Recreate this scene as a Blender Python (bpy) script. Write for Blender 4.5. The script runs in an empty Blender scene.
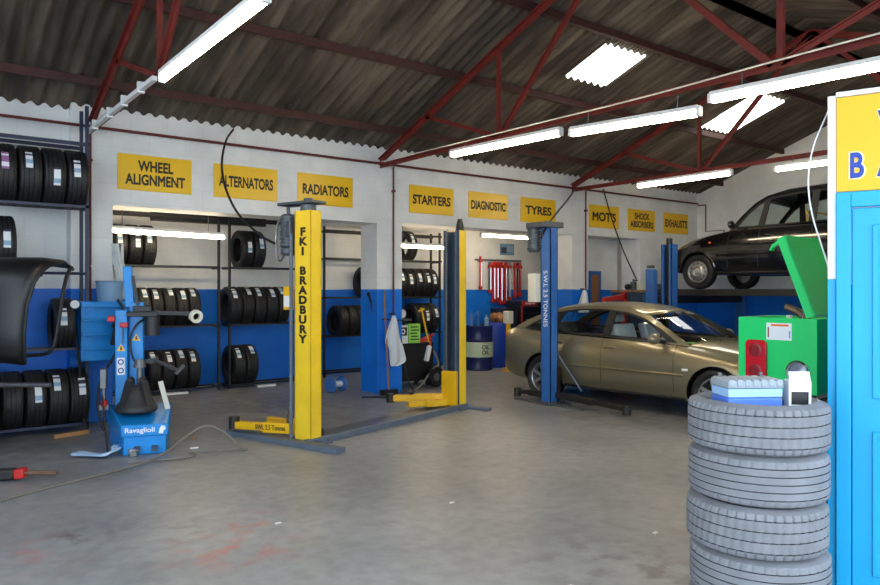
import bpy, bmesh, math, random
from mathutils import Vector, Matrix
from mathutils.geometry import tessellate_polygon
random.seed(7)
PI = math.pi
sc = bpy.context.scene
C = sc.collection

# ------------------------------------------------------------------ materials
def lin(c):
    out = []
    for v in c:
        v /= 255.0
        out.append(v / 12.92 if v <= 0.04045 else ((v + 0.055) / 1.055) ** 2.4)
    return (out[0], out[1], out[2], 1.0)

def nt(m):
    m.use_nodes = True
    n = m.node_tree
    return n, n.nodes, n.links

def mat(name, rgb, rough=0.5, metal=0.0, var=0.0, scale=6.0, bump=0.0, bscale=60.0, coat=0.0, spec=0.5, streak=None):
    m = bpy.data.materials.new(name)
    t, N, L = nt(m)
    b = N['Principled BSDF']
    col = lin(rgb)
    b.inputs['Base Color'].default_value = col
    b.inputs['Roughness'].default_value = rough
    b.inputs['Metallic'].default_value = metal
    b.inputs['Coat Weight'].default_value = coat
    b.inputs['Coat Roughness'].default_value = 0.06
    b.inputs['Specular IOR Level'].default_value = spec
    tc = N.new('ShaderNodeTexCoord')
    if var > 0:
        mp = N.new('ShaderNodeMapping')
        if streak: mp.inputs['Scale'].default_value = streak
        L.new(tc.outputs['Object'], mp.inputs['Vector'])
        nz = N.new('ShaderNodeTexNoise')
        nz.inputs['Scale'].default_value = scale
        nz.inputs['Detail'].default_value = 5
        L.new(mp.outputs['Vector'], nz.inputs['Vector'])
        rp = N.new('ShaderNodeValToRGB')
        rp.color_ramp.elements[0].position = 0.3
        rp.color_ramp.elements[1].position = 0.7
        rp.color_ramp.elements[0].color = tuple(c * (1 - var) for c in col[:3]) + (1,)
        rp.color_ramp.elements[1].color = tuple(min(1, c * (1 + var * 0.6)) for c in col[:3]) + (1,)
        L.new(nz.outputs['Fac'], rp.inputs['Fac'])
        L.new(rp.outputs['Color'], b.inputs['Base Color'])
    if bump > 0:
        n2 = N.new('ShaderNodeTexNoise')
        n2.inputs['Scale'].default_value = bscale
        L.new(tc.outputs['Object'], n2.inputs['Vector'])
        bp = N.new('ShaderNodeBump')
        bp.inputs['Strength'].default_value = bump
        bp.inputs['Distance'].default_value = 0.01
        L.new(n2.outputs['Fac'], bp.inputs['Height'])
        L.new(bp.outputs['Normal'], b.inputs['Normal'])
    return m

def emis(name, rgb, s):
    m = bpy.data.materials.new(name)
    t, N, L = nt(m)
    b = N['Principled BSDF']
    b.inputs['Base Color'].default_value = lin(rgb)
    b.inputs['Emission Color'].default_value = lin(rgb)
    b.inputs['Emission Strength'].default_value = s
    return m

def glass(name, tint=(0.90, 0.93, 0.92)):
    m = bpy.data.materials.new(name)
    t, N, L = nt(m)
    N.remove(N['Principled BSDF'])
    out = N['Material Output']
    tr = N.new('ShaderNodeBsdfTransparent'); tr.inputs['Color'].default_value = tint + (1,)
    gl = N.new('ShaderNodeBsdfGlossy'); gl.inputs['Roughness'].default_value = 0.03
    fr = N.new('ShaderNodeFresnel'); fr.inputs['IOR'].default_value = 1.5
    mx = N.new('ShaderNodeMixShader')
    ge = N.new('ShaderNodeNewGeometry')
    inv = N.new('ShaderNodeMath'); inv.operation = 'SUBTRACT'; inv.inputs[0].default_value = 1.0; L.new(ge.outputs['Backfacing'], inv.inputs[1])
    mu = N.new('ShaderNodeMath'); mu.operation = 'MULTIPLY'; L.new(fr.outputs['Fac'], mu.inputs[0]); L.new(inv.outputs[0], mu.inputs[1])
    L.new(mu.outputs[0], mx.inputs['Fac'])
    L.new(tr.outputs[0], mx.inputs[1]); L.new(gl.outputs[0], mx.inputs[2])
    L.new(mx.outputs[0], out.inputs['Surface'])
    return m

def painted_block(name):
    """white painted blockwork with a blue dado up to eye level"""
    m = bpy.data.materials.new(name)
    t, N, L = nt(m)
    b = N['Principled BSDF']
    b.inputs['Roughness'].default_value = 0.5
    geo = N.new('ShaderNodeNewGeometry')
    sep = N.new('ShaderNodeSeparateXYZ'); L.new(geo.outputs['Position'], sep.inputs[0])
    add = N.new('ShaderNodeMath'); add.operation = 'ADD'
    L.new(sep.outputs['X'], add.inputs[0]); L.new(sep.outputs['Y'], add.inputs[1])
    cmb = N.new('ShaderNodeCombineXYZ')
    L.new(add.outputs[0], cmb.inputs['X']); L.new(sep.outputs['Z'], cmb.inputs['Y'])
    br = N.new('ShaderNodeTexBrick')
    br.inputs['Scale'].default_value = 1.0
    br.inputs['Brick Width'].default_value = 0.45
    br.inputs['Row Height'].default_value = 0.225
    br.inputs['Mortar Size'].default_value = 0.008
    br.inputs['Mortar Smooth'].default_value = 0.6
    br.inputs['Color1'].default_value = (1, 1, 1, 1); br.inputs['Color2'].default_value = (0.97, 0.97, 0.97, 1)
    br.inputs['Mortar'].default_value = (0.93, 0.93, 0.93, 1)
    L.new(cmb.outputs[0], br.inputs['Vector'])
    nz = N.new('ShaderNodeTexNoise'); nz.inputs['Scale'].default_value = 1.7; nz.inputs['Detail'].default_value = 6
    L.new(geo.outputs['Position'], nz.inputs['Vector'])
    nm = N.new('ShaderNodeMath'); nm.operation = 'MULTIPLY_ADD'; nm.inputs[1].default_value = 0.03; nm.inputs[2].default_value = -0.015
    L.new(nz.outputs['Fac'], nm.inputs[0])
    za = N.new('ShaderNodeMath'); za.operation = 'ADD'
    L.new(sep.outputs['Z'], za.inputs[0]); L.new(nm.outputs[0], za.inputs[1])
    gt = N.new('ShaderNodeMath'); gt.operation = 'GREATER_THAN'; gt.inputs[1].default_value = 1.63
    L.new(za.outputs[0], gt.inputs[0])
    rw = N.new('ShaderNodeValToRGB')
    rw.color_ramp.elements[0].position = 0.3; rw.color_ramp.elements[1].position = 0.65
    rw.color_ramp.elements[0].color = lin((214, 216, 216)); rw.color_ramp.elements[1].color = lin((236, 237, 235))
    rb = N.new('ShaderNodeValToRGB')
    rb.color_ramp.elements[0].position = 0.3; rb.color_ramp.elements[1].position = 0.7
    rb.color_ramp.elements[0].color = lin((3, 104, 210)); rb.color_ramp.elements[1].color = lin((6, 124, 232))
    L.new(nz.outputs['Fac'], rw.inputs[0]); L.new(nz.outputs['Fac'], rb.inputs[0])
    mx = N.new('ShaderNodeMix'); mx.data_type = 'RGBA'
    L.new(gt.outputs[0], mx.inputs[0]); L.new(rb.outputs[0], mx.inputs[6]); L.new(rw.outputs[0], mx.inputs[7])
    ml = N.new('ShaderNodeMix'); ml.data_type = 'RGBA'; ml.blend_type = 'MULTIPLY'; ml.inputs[0].default_value = 1
    L.new(mx.outputs[2], ml.inputs[6]); L.new(br.outputs['Color'], ml.inputs[7])
    L.new(ml.outputs[2], b.inputs['Base Color'])
    bp = N.new('ShaderNodeBump'); bp.inputs['Strength'].default_value = 0.12; bp.inputs['Distance'].default_value = 0.01
    L.new(br.outputs['Fac'], bp.inputs['Height']); bp.invert = True
    L.new(bp.outputs[0], b.inputs['Normal'])
    return m

def concrete(name):
    m = bpy.data.materials.new(name)
    t, N, L = nt(m)
    b = N['Principled BSDF']
    geo = N.new('ShaderNodeNewGeometry')
    n1 = N.new('ShaderNodeTexNoise'); n1.inputs['Scale'].default_value = 0.7; n1.inputs['Detail'].default_value = 8; n1.inputs['Roughness'].default_value = 0.65
    n2 = N.new('ShaderNodeTexNoise'); n2.inputs['Scale'].default_value = 9; n2.inputs['Detail'].default_value = 6
    L.new(geo.outputs['Position'], n1.inputs['Vector']); L.new(geo.outputs['Position'], n2.inputs['Vector'])
    r1 = N.new('ShaderNodeValToRGB')
    r1.color_ramp.elements[0].position = 0.32; r1.color_ramp.elements[1].position = 0.68
    r1.color_ramp.elements[0].color = lin((128, 130, 132)); r1.color_ramp.elements[1].color = lin((166, 167, 168))
    L.new(n1.outputs['Fac'], r1.inputs[0])
    r2 = N.new('ShaderNodeValToRGB')
    r2.color_ramp.elements[0].position = 0.35; r2.color_ramp.elements[1].position = 0.6
    r2.color_ramp.elements[0].color = (0.82, 0.82, 0.82, 1); r2.color_ramp.elements[1].color = (1, 1, 1, 1)
    L.new(n2.outputs['Fac'], r2.inputs[0])
    ml = N.new('ShaderNodeMix'); ml.data_type = 'RGBA'; ml.blend_type = 'MULTIPLY'; ml.inputs[0].default_value = 1
    L.new(r1.outputs[0], ml.inputs[6]); L.new(r2.outputs[0], ml.inputs[7])
    last = ml.outputs[2]
    n3 = N.new('ShaderNodeTexNoise'); n3.inputs['Scale'].default_value = 5; n3.inputs['Detail'].default_value = 8
    L.new(geo.outputs['Position'], n3.inputs['Vector'])
    def spot(cx, cy, rad, rgb, amt, last, soft=False):
        d = N.new('ShaderNodeVectorMath'); d.operation = 'DISTANCE'; d.inputs[1].default_value = (cx, cy, 0)
        L.new(geo.outputs['Position'], d.inputs[0])
        mr = N.new('ShaderNodeMapRange'); mr.inputs[1].default_value = rad; mr.inputs[2].default_value = 0; mr.inputs[3].default_value = 0; mr.inputs[4].default_value = 1
        L.new(d.outputs['Value'], mr.inputs[0])
        st = N.new('ShaderNodeMapRange'); st.inputs[1].default_value = 0.5; st.inputs[2].default_value = 0.62
        if soft: st.inputs[1].default_value = 0.25
        L.new(n3.outputs['Fac'], st.inputs[0])
        mm = N.new('ShaderNodeMath'); mm.operation = 'MULTIPLY'; L.new(mr.outputs[0], mm.inputs[0]); L.new(st.outputs[0], mm.inputs[1])
        m2 = N.new('ShaderNodeMath'); m2.operation = 'MULTIPLY'; m2.inputs[1].default_value = amt; L.new(mm.outputs[0], m2.inputs[0])
        x = N.new('ShaderNodeMix'); x.data_type = 'RGBA'
        L.new(m2.outputs[0], x.inputs[0]); L.new(last, x.inputs[6]); x.inputs[7].default_value = lin(rgb)
        return x.outputs[2]
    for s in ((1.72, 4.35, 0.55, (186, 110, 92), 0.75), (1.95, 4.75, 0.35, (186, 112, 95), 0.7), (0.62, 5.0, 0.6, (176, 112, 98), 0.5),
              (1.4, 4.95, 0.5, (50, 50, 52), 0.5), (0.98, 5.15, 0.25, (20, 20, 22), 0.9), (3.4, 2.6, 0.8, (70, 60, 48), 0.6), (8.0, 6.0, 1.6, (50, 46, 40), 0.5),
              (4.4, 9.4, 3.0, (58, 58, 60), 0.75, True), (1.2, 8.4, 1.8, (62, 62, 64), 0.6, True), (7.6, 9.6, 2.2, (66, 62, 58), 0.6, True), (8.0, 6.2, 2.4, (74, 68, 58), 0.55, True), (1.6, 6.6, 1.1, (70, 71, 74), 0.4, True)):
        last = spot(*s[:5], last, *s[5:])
    L.new(last, b.inputs['Base Color'])
    rr = N.new('ShaderNodeMapRange'); rr.inputs[3].default_value = 0.27; rr.inputs[4].default_value = 0.5
    L.new(n1.outputs['Fac'], rr.inputs[0]); L.new(rr.outputs[0], b.inputs['Roughness'])
    bp = N.new('ShaderNodeBump'); bp.inputs['Strength'].default_value = 0.08; bp.inputs['Distance'].default_value = 0.01
    L.new(n2.outputs['Fac'], bp.inputs['Height']); L.new(bp.outputs[0], b.inputs['Normal'])
    return m

def roof_sheet(name):
    m = bpy.data.materials.new(name)
    t, N, L = nt(m)
    b = N['Principled BSDF']; b.inputs['Roughness'].default_value = 0.85
    geo = N.new('ShaderNodeNewGeometry')
    mp = N.new('ShaderNodeMapping'); mp.inputs['Scale'].default_value = (3.2, 0.5, 0.5)
    L.new(geo.outputs['Position'], mp.inputs['Vector'])
    n1 = N.new('ShaderNodeTexNoise'); n1.inputs['Scale'].default_value = 1.6; n1.inputs['Detail'].default_value = 6
    L.new(mp.outputs[0], n1.inputs['Vector'])
    r = N.new('ShaderNodeValToRGB')
    e = r.color_ramp.elements
    e[0].position = 0.3; e[0].color = lin((50, 41, 34)); e[1].position = 0.72; e[1].color = lin((116, 104, 90))
    x = e.new(0.5); x.color = lin((82, 72, 62))
    L.new(n1.outputs['Fac'], r.inputs[0]); L.new(r.outputs[0], b.inputs['Base Color'])
    return m

def skylight_mat(name):
    m = bpy.data.materials.new(name)
    t, N, L = nt(m)
    N.remove(N['Principled BSDF'])
    out = N['Material Output']
    tr = N.new('ShaderNodeBsdfTranslucent'); tr.inputs['Color'].default_value = (0.95, 0.95, 0.9, 1)
    df = N.new('ShaderNodeBsdfDiffuse'); df.inputs['Color'].default_value = (0.8, 0.78, 0.7, 1)
    mx = N.new('ShaderNodeMixShader'); mx.inputs[0].default_value = 0.12
    L.new(tr.outputs[0], mx.inputs[1]); L.new(df.outputs[0], mx.inputs[2]); L.new(mx.outputs[0], out.inputs['Surface'])
    return m

M = dict(
    wall=painted_block('painted_blockwork'), floor=concrete('worn_concrete'), roof=roof_sheet('fibre_cement_sheet'), sky=skylight_mat('clear_roof_sheet'),
    red=mat('red_oxide_steel', (116, 36, 26), 0.6, var=0.3, scale=5), darkred=mat('dark_red_pipe', (96, 32, 32), 0.5),
    purlin=mat('dark_brown_steel', (66, 34, 30), 0.7, var=0.3),
    tube=emis('lit_tube', (255, 234, 198), 16.0), white=mat('white_enamel', (232, 232, 230), 0.4), offwhite=mat('cream_plastic', (222, 220, 204), 0.5),
    sign=mat('yellow_sign', (238, 190, 8), 0.3), sign2=mat('painted_yellow_board', (236, 178, 6), 0.45), ink=mat('black_ink', (34, 30, 20), 0.5), blueink=mat('blue_ink', (28, 60, 160), 0.5), whiteink=mat('white_ink', (238, 240, 242), 0.5),
    cream_edge=mat('pale_yellow_ink', (252, 236, 170), 0.5),
    tyre=mat('new_tyre_rubber', (26, 26, 28), 0.55, var=0.2, scale=12), oldtyre=mat('dusty_tyre_rubber', (120, 121, 126), 0.75, var=0.16, scale=9),
    groove=mat('groove_rubber', (70, 72, 78), 0.8),
    label_white=mat('sticker_white', (226, 230, 234), 0.5), label_blue=mat('sticker_blue', (140, 170, 196), 0.5), label_dark=mat('sticker_dark', (60, 62, 84), 0.5), label_purple=mat('sticker_purple', (150, 100, 150), 0.5),
    rack=mat('dark_blue_steel', (30, 38, 66), 0.45), rackblack=mat('black_steel', (26, 26, 30), 0.5),
    yellow=mat('yellow_lift_paint', (248, 208, 46), 0.35, var=0.1, scale=3), yellow2=mat('bright_yellow_paint', (236, 184, 10), 0.4, var=0.15),
    bluegrey=mat('blue_grey_paint', (94, 106, 122), 0.45, var=0.2), liftblue=mat('lift_blue_paint', (52, 106, 178), 0.35, var=0.12), channel=mat('dark_channel_paint', (62, 78, 98), 0.45, var=0.2),
    steel=mat('grey_steel', (110, 112, 116), 0.4, 0.6, var=0.15), dark=mat('black_grease_steel', (32, 30, 28), 0.5, var=0.3), chrome=mat('chrome', (210, 210, 212), 0.15, 1.0), silver=mat('wheel_silver', (170, 172, 174), 0.35, 0.8),
    motor=mat('motor_grey', (84, 92, 98), 0.45, 0.3, var=0.2), black=mat('black_plastic', (22, 22, 24), 0.42), blackgloss=mat('black_guard_plastic', (15, 16, 19), 0.4),
    vect=mat('beige_metallic_paint', (138, 130, 104), 0.33, 0.65, coat=0.7), taxi=mat('black_car_paint', (10, 10, 11), 0.25, 0.0, coat=1.0), trim=mat('black_rubber_trim', (18, 18, 19), 0.5),
    cabin=mat('dark_grey_cabin', (42, 42, 44), 0.8), glass=glass('car_glass'), cover=mat('white_seat_cover', (206, 212, 218), 0.5, bump=0.4, bscale=14),
    redlens=mat('red_lens', (200, 24, 28), 0.2, coat=0.5), redring=mat('dark_red_lens', (140, 20, 26), 0.3), orange=mat('orange_lens', (240, 110, 30), 0.25), clearlens=mat('grey_lens', (150, 154, 156), 0.15, 0.4, coat=0.6),
    cyan=mat('cyan_gloss_paint', (0, 158, 214), 0.45, var=0.04), changer=mat('changer_blue_paint', (16, 140, 222), 0.35, var=0.1, scale=8), rubberblack=mat('black_turntable', (40, 42, 46), 0.5, var=0.2), red2=mat('bright_red_plastic', (196, 32, 30), 0.4),
    green=mat('bright_green_paint', (14, 208, 104), 0.35), drum=mat('navy_drum_paint', (22, 34, 92), 0.3), barrel=mat('blue_barrel_plastic', (24, 66, 176), 0.4), band=mat('pale_green_band', (196, 216, 186), 0.5),
    battgrey=mat('battery_grey', (150, 160, 168), 0.5, var=0.1), battblue=mat('battery_blue', (78, 120, 216), 0.4), battlight=mat('battery_light_blue', (150, 186, 226), 0.4), card=mat('white_card', (232, 234, 236), 0.6),
    cloth=mat('white_cloth', (216, 222, 228), 0.9, bump=0.5, bscale=9), rag=mat('pale_blue_rag', (176, 204, 236), 0.9), wood=mat('pale_wood', (170, 126, 82), 0.7, var=0.2), brown=mat('brown_board', (150, 104, 62), 0.6),
    hose=mat('grey_hose', (118, 114, 106), 0.6), cable=mat('black_cable', (24, 22, 24), 0.5), wcable=mat('white_cable', (226, 228, 230), 0.4), bucket=mat('grey_blue_plastic', (128, 164, 196), 0.5), lime=mat('lime_card', (150, 220, 90), 0.5),
    plastic=mat('pale_plastic_film', (206, 212, 210), 0.3), copper=mat('old_copper', (110, 84, 66), 0.5, 0.5),
    redpaint=mat('red_paint', (176, 40, 34), 0.4, var=0.15), poster=mat('blue_print', (110, 146, 172), 0.5),
)

# ------------------------------------------------------------------ mesh builder
class MB:
    def __init__(s): s.v = []; s.f = []; s.m = []; s.cur = 0
    def add(s, vs, fs):
        o = len(s.v); s.v += [tuple(p) for p in vs]
        for f in fs: s.f.append(tuple(i + o for i in f)); s.m.append(s.cur)
        return s
    def mi(s, i): s.cur = i; return s
    def box(s, x0, x1, y0, y1, z0, z1):
        vs = [(x0,y0,z0),(x1,y0,z0),(x1,y1,z0),(x0,y1,z0),(x0,y0,z1),(x1,y0,z1),(x1,y1,z1),(x0,y1,z1)]
        return s.add(vs, [(0,3,2,1),(4,5,6,7),(0,1,5,4),(1,2,6,5),(2,3,7,6),(3,0,4,7)])
    def bar(s, p0, p1, w, h, up=(0,0,1)):
        """rectangular bar from p0 to p1: w across, h along 'up'"""
        p0 = Vector(p0); p1 = Vector(p1); d = (p1 - p0).normalized(); u = Vector(up)
        if abs(d.dot(u)) > 0.98: u = Vector((1,0,0))
        a = d.cross(u).normalized(); b = a.cross(d).normalized()
        vs = []
        for p in (p0, p1):
            for i, j in ((-1,-1),(1,-1),(1,1),(-1,1)): vs.append(p + a * (i * w / 2) + b * (j * h / 2))
        return s.add(vs, [(3,2,1,0),(4,5,6,7),(0,1,5,4),(1,2,6,5),(2,3,7,6),(3,0,4,7)])
    def cyl(s, p0, p1, r0, r1=None, n=16, caps=True):
        r1 = r0 if r1 is None else r1
        p0 = Vector(p0); p1 = Vector(p1); d = (p1 - p0).normalized()
        u = Vector((0,0,1)) if abs(d.z) < 0.9 else Vector((1,0,0))
        a = d.cross(u).normalized(); b = d.cross(a).normalized()
        vs = []
        for p, r in ((p0, r0), (p1, r1)):
            for i in range(n):
                t = 2 * PI * i / n; vs.append(p + a * (r * math.cos(t)) + b * (r * math.sin(t)))
        fs = [(i, (i+1) % n, n + (i+1) % n, n + i) for i in range(n)]
        if caps: fs += [tuple(range(n-1, -1, -1)), tuple(range(n, 2*n))]
        return s.add(vs, fs)
    def tube(s, pts, r, n=8, smooth=0):
        pts = [Vector(p) for p in pts]
        for _ in range(smooth):
            q = [pts[0]]
            for a, b in zip(pts, pts[1:]): q += [a * .75 + b * .25, a * .25 + b * .75]
            pts = q + [pts[-1]]
        vs = []; prev = None
        for i, p in enumerate(pts):
            d = (pts[min(i+1, len(pts)-1)] - pts[max(i-1, 0)])
            d = d.normalized() if d.length > 1e-9 else Vector((0,0,1))
            if prev is None:
                u = Vector((0,0,1)) if abs(d.z) < 0.9 else Vector((1,0,0)); a = d.cross(u).normalized()
            else:
                a = (prev - d * prev.dot(d)); a = a.normalized() if a.length > 1e-6 else d.orthogonal().normalized()
            prev = a; b = d.cross(a)
            if isinstance(r, (list, tuple)):
                q = i / max(len(pts) - 1, 1) * (len(r) - 1); j = min(int(q), len(r) - 2); rr = r[j] + (r[j+1] - r[j]) * (q - j)
            else: rr = r
            for k in range(n):
                t = 2 * PI * k / n; vs.append(p + a * (rr * math.cos(t)) + b * (rr * math.sin(t)))
        fs = []
        for i in range(len(pts) - 1):
            for k in range(n): fs.append((i*n + k, i*n + (k+1) % n, (i+1)*n + (k+1) % n, (i+1)*n + k))
        fs += [tuple(range(n-1, -1, -1)), tuple(range((len(pts)-1)*n, len(pts)*n))]
        return s.add(vs, fs)
    def lathe(s, prof, n=32, axis='z', c=(0,0,0), closed=False, mod=None, caps=True, gm=None):
        """prof: list of (r, h)"""
        vs = []; P = len(prof)
        for i in range(n):
            t = 2 * PI * i / n
            for j, (r, h) in enumerate(prof):
                if mod: r = r + mod(i, j)
                x, y = r * math.cos(t), r * math.sin(t)
                if axis == 'z': vs.append((c[0]+x, c[1]+y, c[2]+h))
                elif axis == 'x': vs.append((c[0]+h, c[1]+x, c[2]+y))
                else: vs.append((c[0]+y, c[1]+h, c[2]+x))
        fs = []; mids = []
        for i in range(n):
            k = (i + 1) % n
            for j in range(P if closed else P - 1):
                l = (j + 1) % P
                fs.append((i*P + j, k*P + j, k*P + l, i*P + l))
                if gm: mids.append(gm[j])
        if not closed and caps:
            if prof[0][0] > 1e-6: fs.append(tuple(i*P for i in range(n-1, -1, -1)))
            if prof[-1][0] > 1e-6: fs.append(tuple(i*P + P-1 for i in range(n)))
        s.add(vs, fs)
        if gm: s.m[-len(mids):] = mids
        return s
    def prism(s, poly, h0, h1, axis='z'):
        """polygon extruded along an axis. axis z: (x,y); y: (x,z); x: (y,z)"""
        n = len(poly)
        def put(p, h): return {'z': (p[0], p[1], h), 'y': (p[0], h, p[1]), 'x': (h, p[0], p[1])}[axis]
        vs = [put(p, h0) for p in poly] + [put(p, h1) for p in poly]
        fs = [tuple(range(n-1, -1, -1)), tuple(range(n, 2*n))] + [(i, (i+1) % n, n + (i+1) % n, n + i) for i in range(n)]
        return s.add(vs, fs)
    def grid(s, rows):
        R = len(rows); K = len(rows[0])
        return s.add([p for r in rows for p in r], [(i*K + j, i*K + j+1, (i+1)*K + j+1, (i+1)*K + j) for i in range(R-1) for j in range(K-1)])
    def ball(s, c, r, n=12, m=8, sc_=(1,1,1)):
        prof = [(max(r * math.sin(PI * j / m), 0), -r * math.cos(PI * j / m)) for j in range(m + 1)]
        vs = []
        for i in range(n):
            t = 2 * PI * i / n
            for (q, h) in prof: vs.append((c[0] + q * math.cos(t) * sc_[0], c[1] + q * math.sin(t) * sc_[1], c[2] + h * sc_[2]))
        P = m + 1
        return s.add(vs, [(i*P + j, ((i+1) % n)*P + j, ((i+1) % n)*P + j+1, i*P + j+1) for i in range(n) for j in range(m)])
    def plate(s, outer, holes, fn, th):
        """flat polygon with holes, mapped through fn(a,b,depth)->xyz, thickness th"""
        loops = [outer] + list(holes)
        flat = [Vector((p[0], p[1], 0)) for l in loops for p in l]
        tris = tessellate_polygon([[Vector((p[0], p[1], 0)) for p in l] for l in loops])
        n = len(flat)
        vs = [fn(p.x, p.y, 0) for p in flat] + [fn(p.x, p.y, th) for p in flat]
        fs = [tuple(t) for t in tris] + [tuple(i + n for i in reversed(t)) for t in tris]
        o = 0
        for l in loops:
            k = len(l)
            for i in range(k):
                a, b = o + i, o + (i+1) % k
                fs.append((b, a, a + n, b + n))
            o += k
        return s.add(vs, fs)
    def mesh(s, name, mats, angle=35):
        me = bpy.data.meshes.new(name)
        me.from_pydata(s.v, [], s.f)
        mats = mats if isinstance(mats, (list, tuple)) else [mats]
        for q in mats: me.materials.append(M[q] if isinstance(q, str) else q)
        for p, i in zip(me.polygons, s.m): p.material_index = min(i, len(mats) - 1)
        bm = bmesh.new(); bm.from_mesh(me)
        bmesh.ops.recalc_face_normals(bm, faces=bm.faces)
        bm.to_mesh(me); bm.free()
        me.shade_smooth()
        me.set_sharp_from_angle(angle=math.radians(angle))
        return me
    def build(s, name, mats, parent=None, loc=(0,0,0), rot=(0,0,0), bevel=0.0, angle=35):
        return link(name, s.mesh(name, mats, angle), parent, loc, rot, bevel)

def link(name, me, parent=None, loc=(0,0,0), rot=(0,0,0), bevel=0.0):
    o = bpy.data.objects.new(name, me); C.objects.link(o)
    if parent is not None: o.parent = parent
    o.location = loc; o.rotation_euler = rot
    if bevel > 0:
        b = o.modifiers.new('bevel', 'BEVEL'); b.width = bevel; b.segments = 2; b.limit_method = 'ANGLE'; b.angle_limit = math.radians(40)
    return o

def tag(o, label, cat, group=None, kind=None):
    o['label'] = label; o['category'] = cat
    if group: o['group'] = group
    if kind: o['kind'] = kind
    return o
def thing(name, label, cat, loc=(0,0,0), rotz=0.0, group=None):
    o = bpy.data.objects.new(name, None); C.objects.link(o)
    o.empty_display_size = 0.1
    o.location = loc; o.rotation_euler = (0, 0, rotz)
    return tag(o, label, cat, group)
def struct(o, label, cat): return tag(o, label, cat, None, 'structure')
def copy_tree(o, parent=None):
    c = o.copy(); C.objects.link(c)
    if parent is not None: c.parent = parent
    for ch in list(o.children): copy_tree(ch, c)
    return c
def bx(*a): return MB().box(*a)

def text(body, name, m, parent, w, h, loc, rot, bold=0.012, depth=0.002, line=0.9, shear=0.0):
    """lettering as a mesh fitted into w x h, centred"""
    cu = bpy.data.curves.new('t', 'FONT'); cu.body = body; cu.align_x = 'CENTER'; cu.bevel_depth = bold; cu.bevel_resolution = 0; cu.extrude = 0.01; cu.space_line = line; cu.shear = shear
    to = bpy.data.objects.new('t', cu); C.objects.link(to)
    bpy.context.view_layer.update()
    me = bpy.data.meshes.new_from_object(to.evaluated_get(bpy.context.evaluated_depsgraph_get()))
    bpy.data.objects.remove(to); bpy.data.curves.remove(cu)
    xs = [v.co.x for v in me.vertices]; ys = [v.co.y for v in me.vertices]
    cx, cy = (min(xs)+max(xs))/2, (min(ys)+max(ys))/2
    sx = w / (max(xs)-min(xs)); sy = h / (max(ys)-min(ys))
    for v in me.vertices: v.co = ((v.co.x-cx)*sx, (v.co.y-cy)*sy, v.co.z / (0.01 + bold) * depth / 2)
    me.materials.clear(); me.materials.append(M[m])
    return link(name, me, parent, loc, rot)
# ------------------------------------------------------------------ setting
XL, XR = -2.6, 14.7          # ends of the shed
YB = 9.52                    # inner face of the piers of the back wall
RIDGE = 4.96
def rz(y): return 3.66 + 0.37 * ((9.52 - y) if y > RIDGE else (y - 0.40))       # rafter line
def sz(y): return rz(y) + 0.17                                                      # roof sheets

struct(bx(-9, 17, -9, 13, -0.2, 0).build('floor', 'floor'), 'worn grey concrete workshop floor with faint red and black stains', 'floor')

w = MB()
w.box(XL, 1.72, 9.76, 10.0, 0, 3.84)
w.box(1.72, 2.19, YB, 10.0, 0, 3.86)
w.box(2.19, 6.04, YB, 10.0, 2.66, 3.86)
w.box(6.04, 6.51, YB, 10.0, 0, 3.86)
w.box(6.51, 10.5, YB, 10.0, 2.69, 3.86)
w.box(10.5, 10.95, YB, 10.0, 0, 3.86)
w.box(10.95, 12.6, YB, 10.0, 2.7, 3.86)
w.box(12.6, 14.9, YB, 10.0, 0, 3.86)
w.box(XL, 1.72, YB + .1, 9.76, 3.3, 3.84)
struct(w.build('wall_back', 'wall'), 'white back wall with blue lower band, square piers and openings to the bays', 'wall')
struct(bx(1.8, 13.5, 12.3, 12.5, 0, 3.1).build('wall_recess', 'wall'), 'rear wall of the recessed bays, white over blue', 'wall')
struct(bx(1.8, 2.0, 10.0, 12.3, 0, 3.1).build('wall_recess_left', 'wall'), 'side wall at the left end of the recessed tyre bay', 'wall')
struct(bx(13.3, 13.5, 10.0, 12.3, 0, 3.1).build('wall_recess_right', 'wall'), 'side wall at the right end of the recessed bays', 'wall')
struct(bx(1.8, 13.5, 10.0, 12.5, 3.1, 3.2).build('ceiling_recess', 'white'), 'flat white ceiling over the recessed bays', 'ceiling')
struct(MB().box(11.05, 12.6, 10.12, 10.2, 0, 2.7).box(10.95, 11.05, 10.0, 10.2, 0, 2.7).build('wall_alcove', 'wall'), 'shallow alcove wall under the MOT sign', 'wall')
g = [(0.3, 0), (10.0, 0), (10.0, 3.7), (9.52, 3.80), (RIDGE, sz(RIDGE) - .03), (0.4, 3.80), (0.3, 3.7)]
struct(MB().prism(g, XR, XR + .2, 'x').build('wall_end', 'wall'), 'white gable end wall behind the black taxi', 'wall')
struct(bx(XL - .2, XL, 4.6, 10.0, 0, 3.8).build('wall_left_added', 'wall'), 'unseen wall added at the left end of the shed to cut side light', 'wall')  # added out of view; its length sets how much gable daylight enters
struct(bx(8.0, 14.9, 0.1, 0.3, 0, 3.8).build('wall_front_added', 'wall'), 'unseen front wall added right of the wide entrance to block light', 'wall')  # unseen light blocker, cut back to let more daylight in from the front

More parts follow.
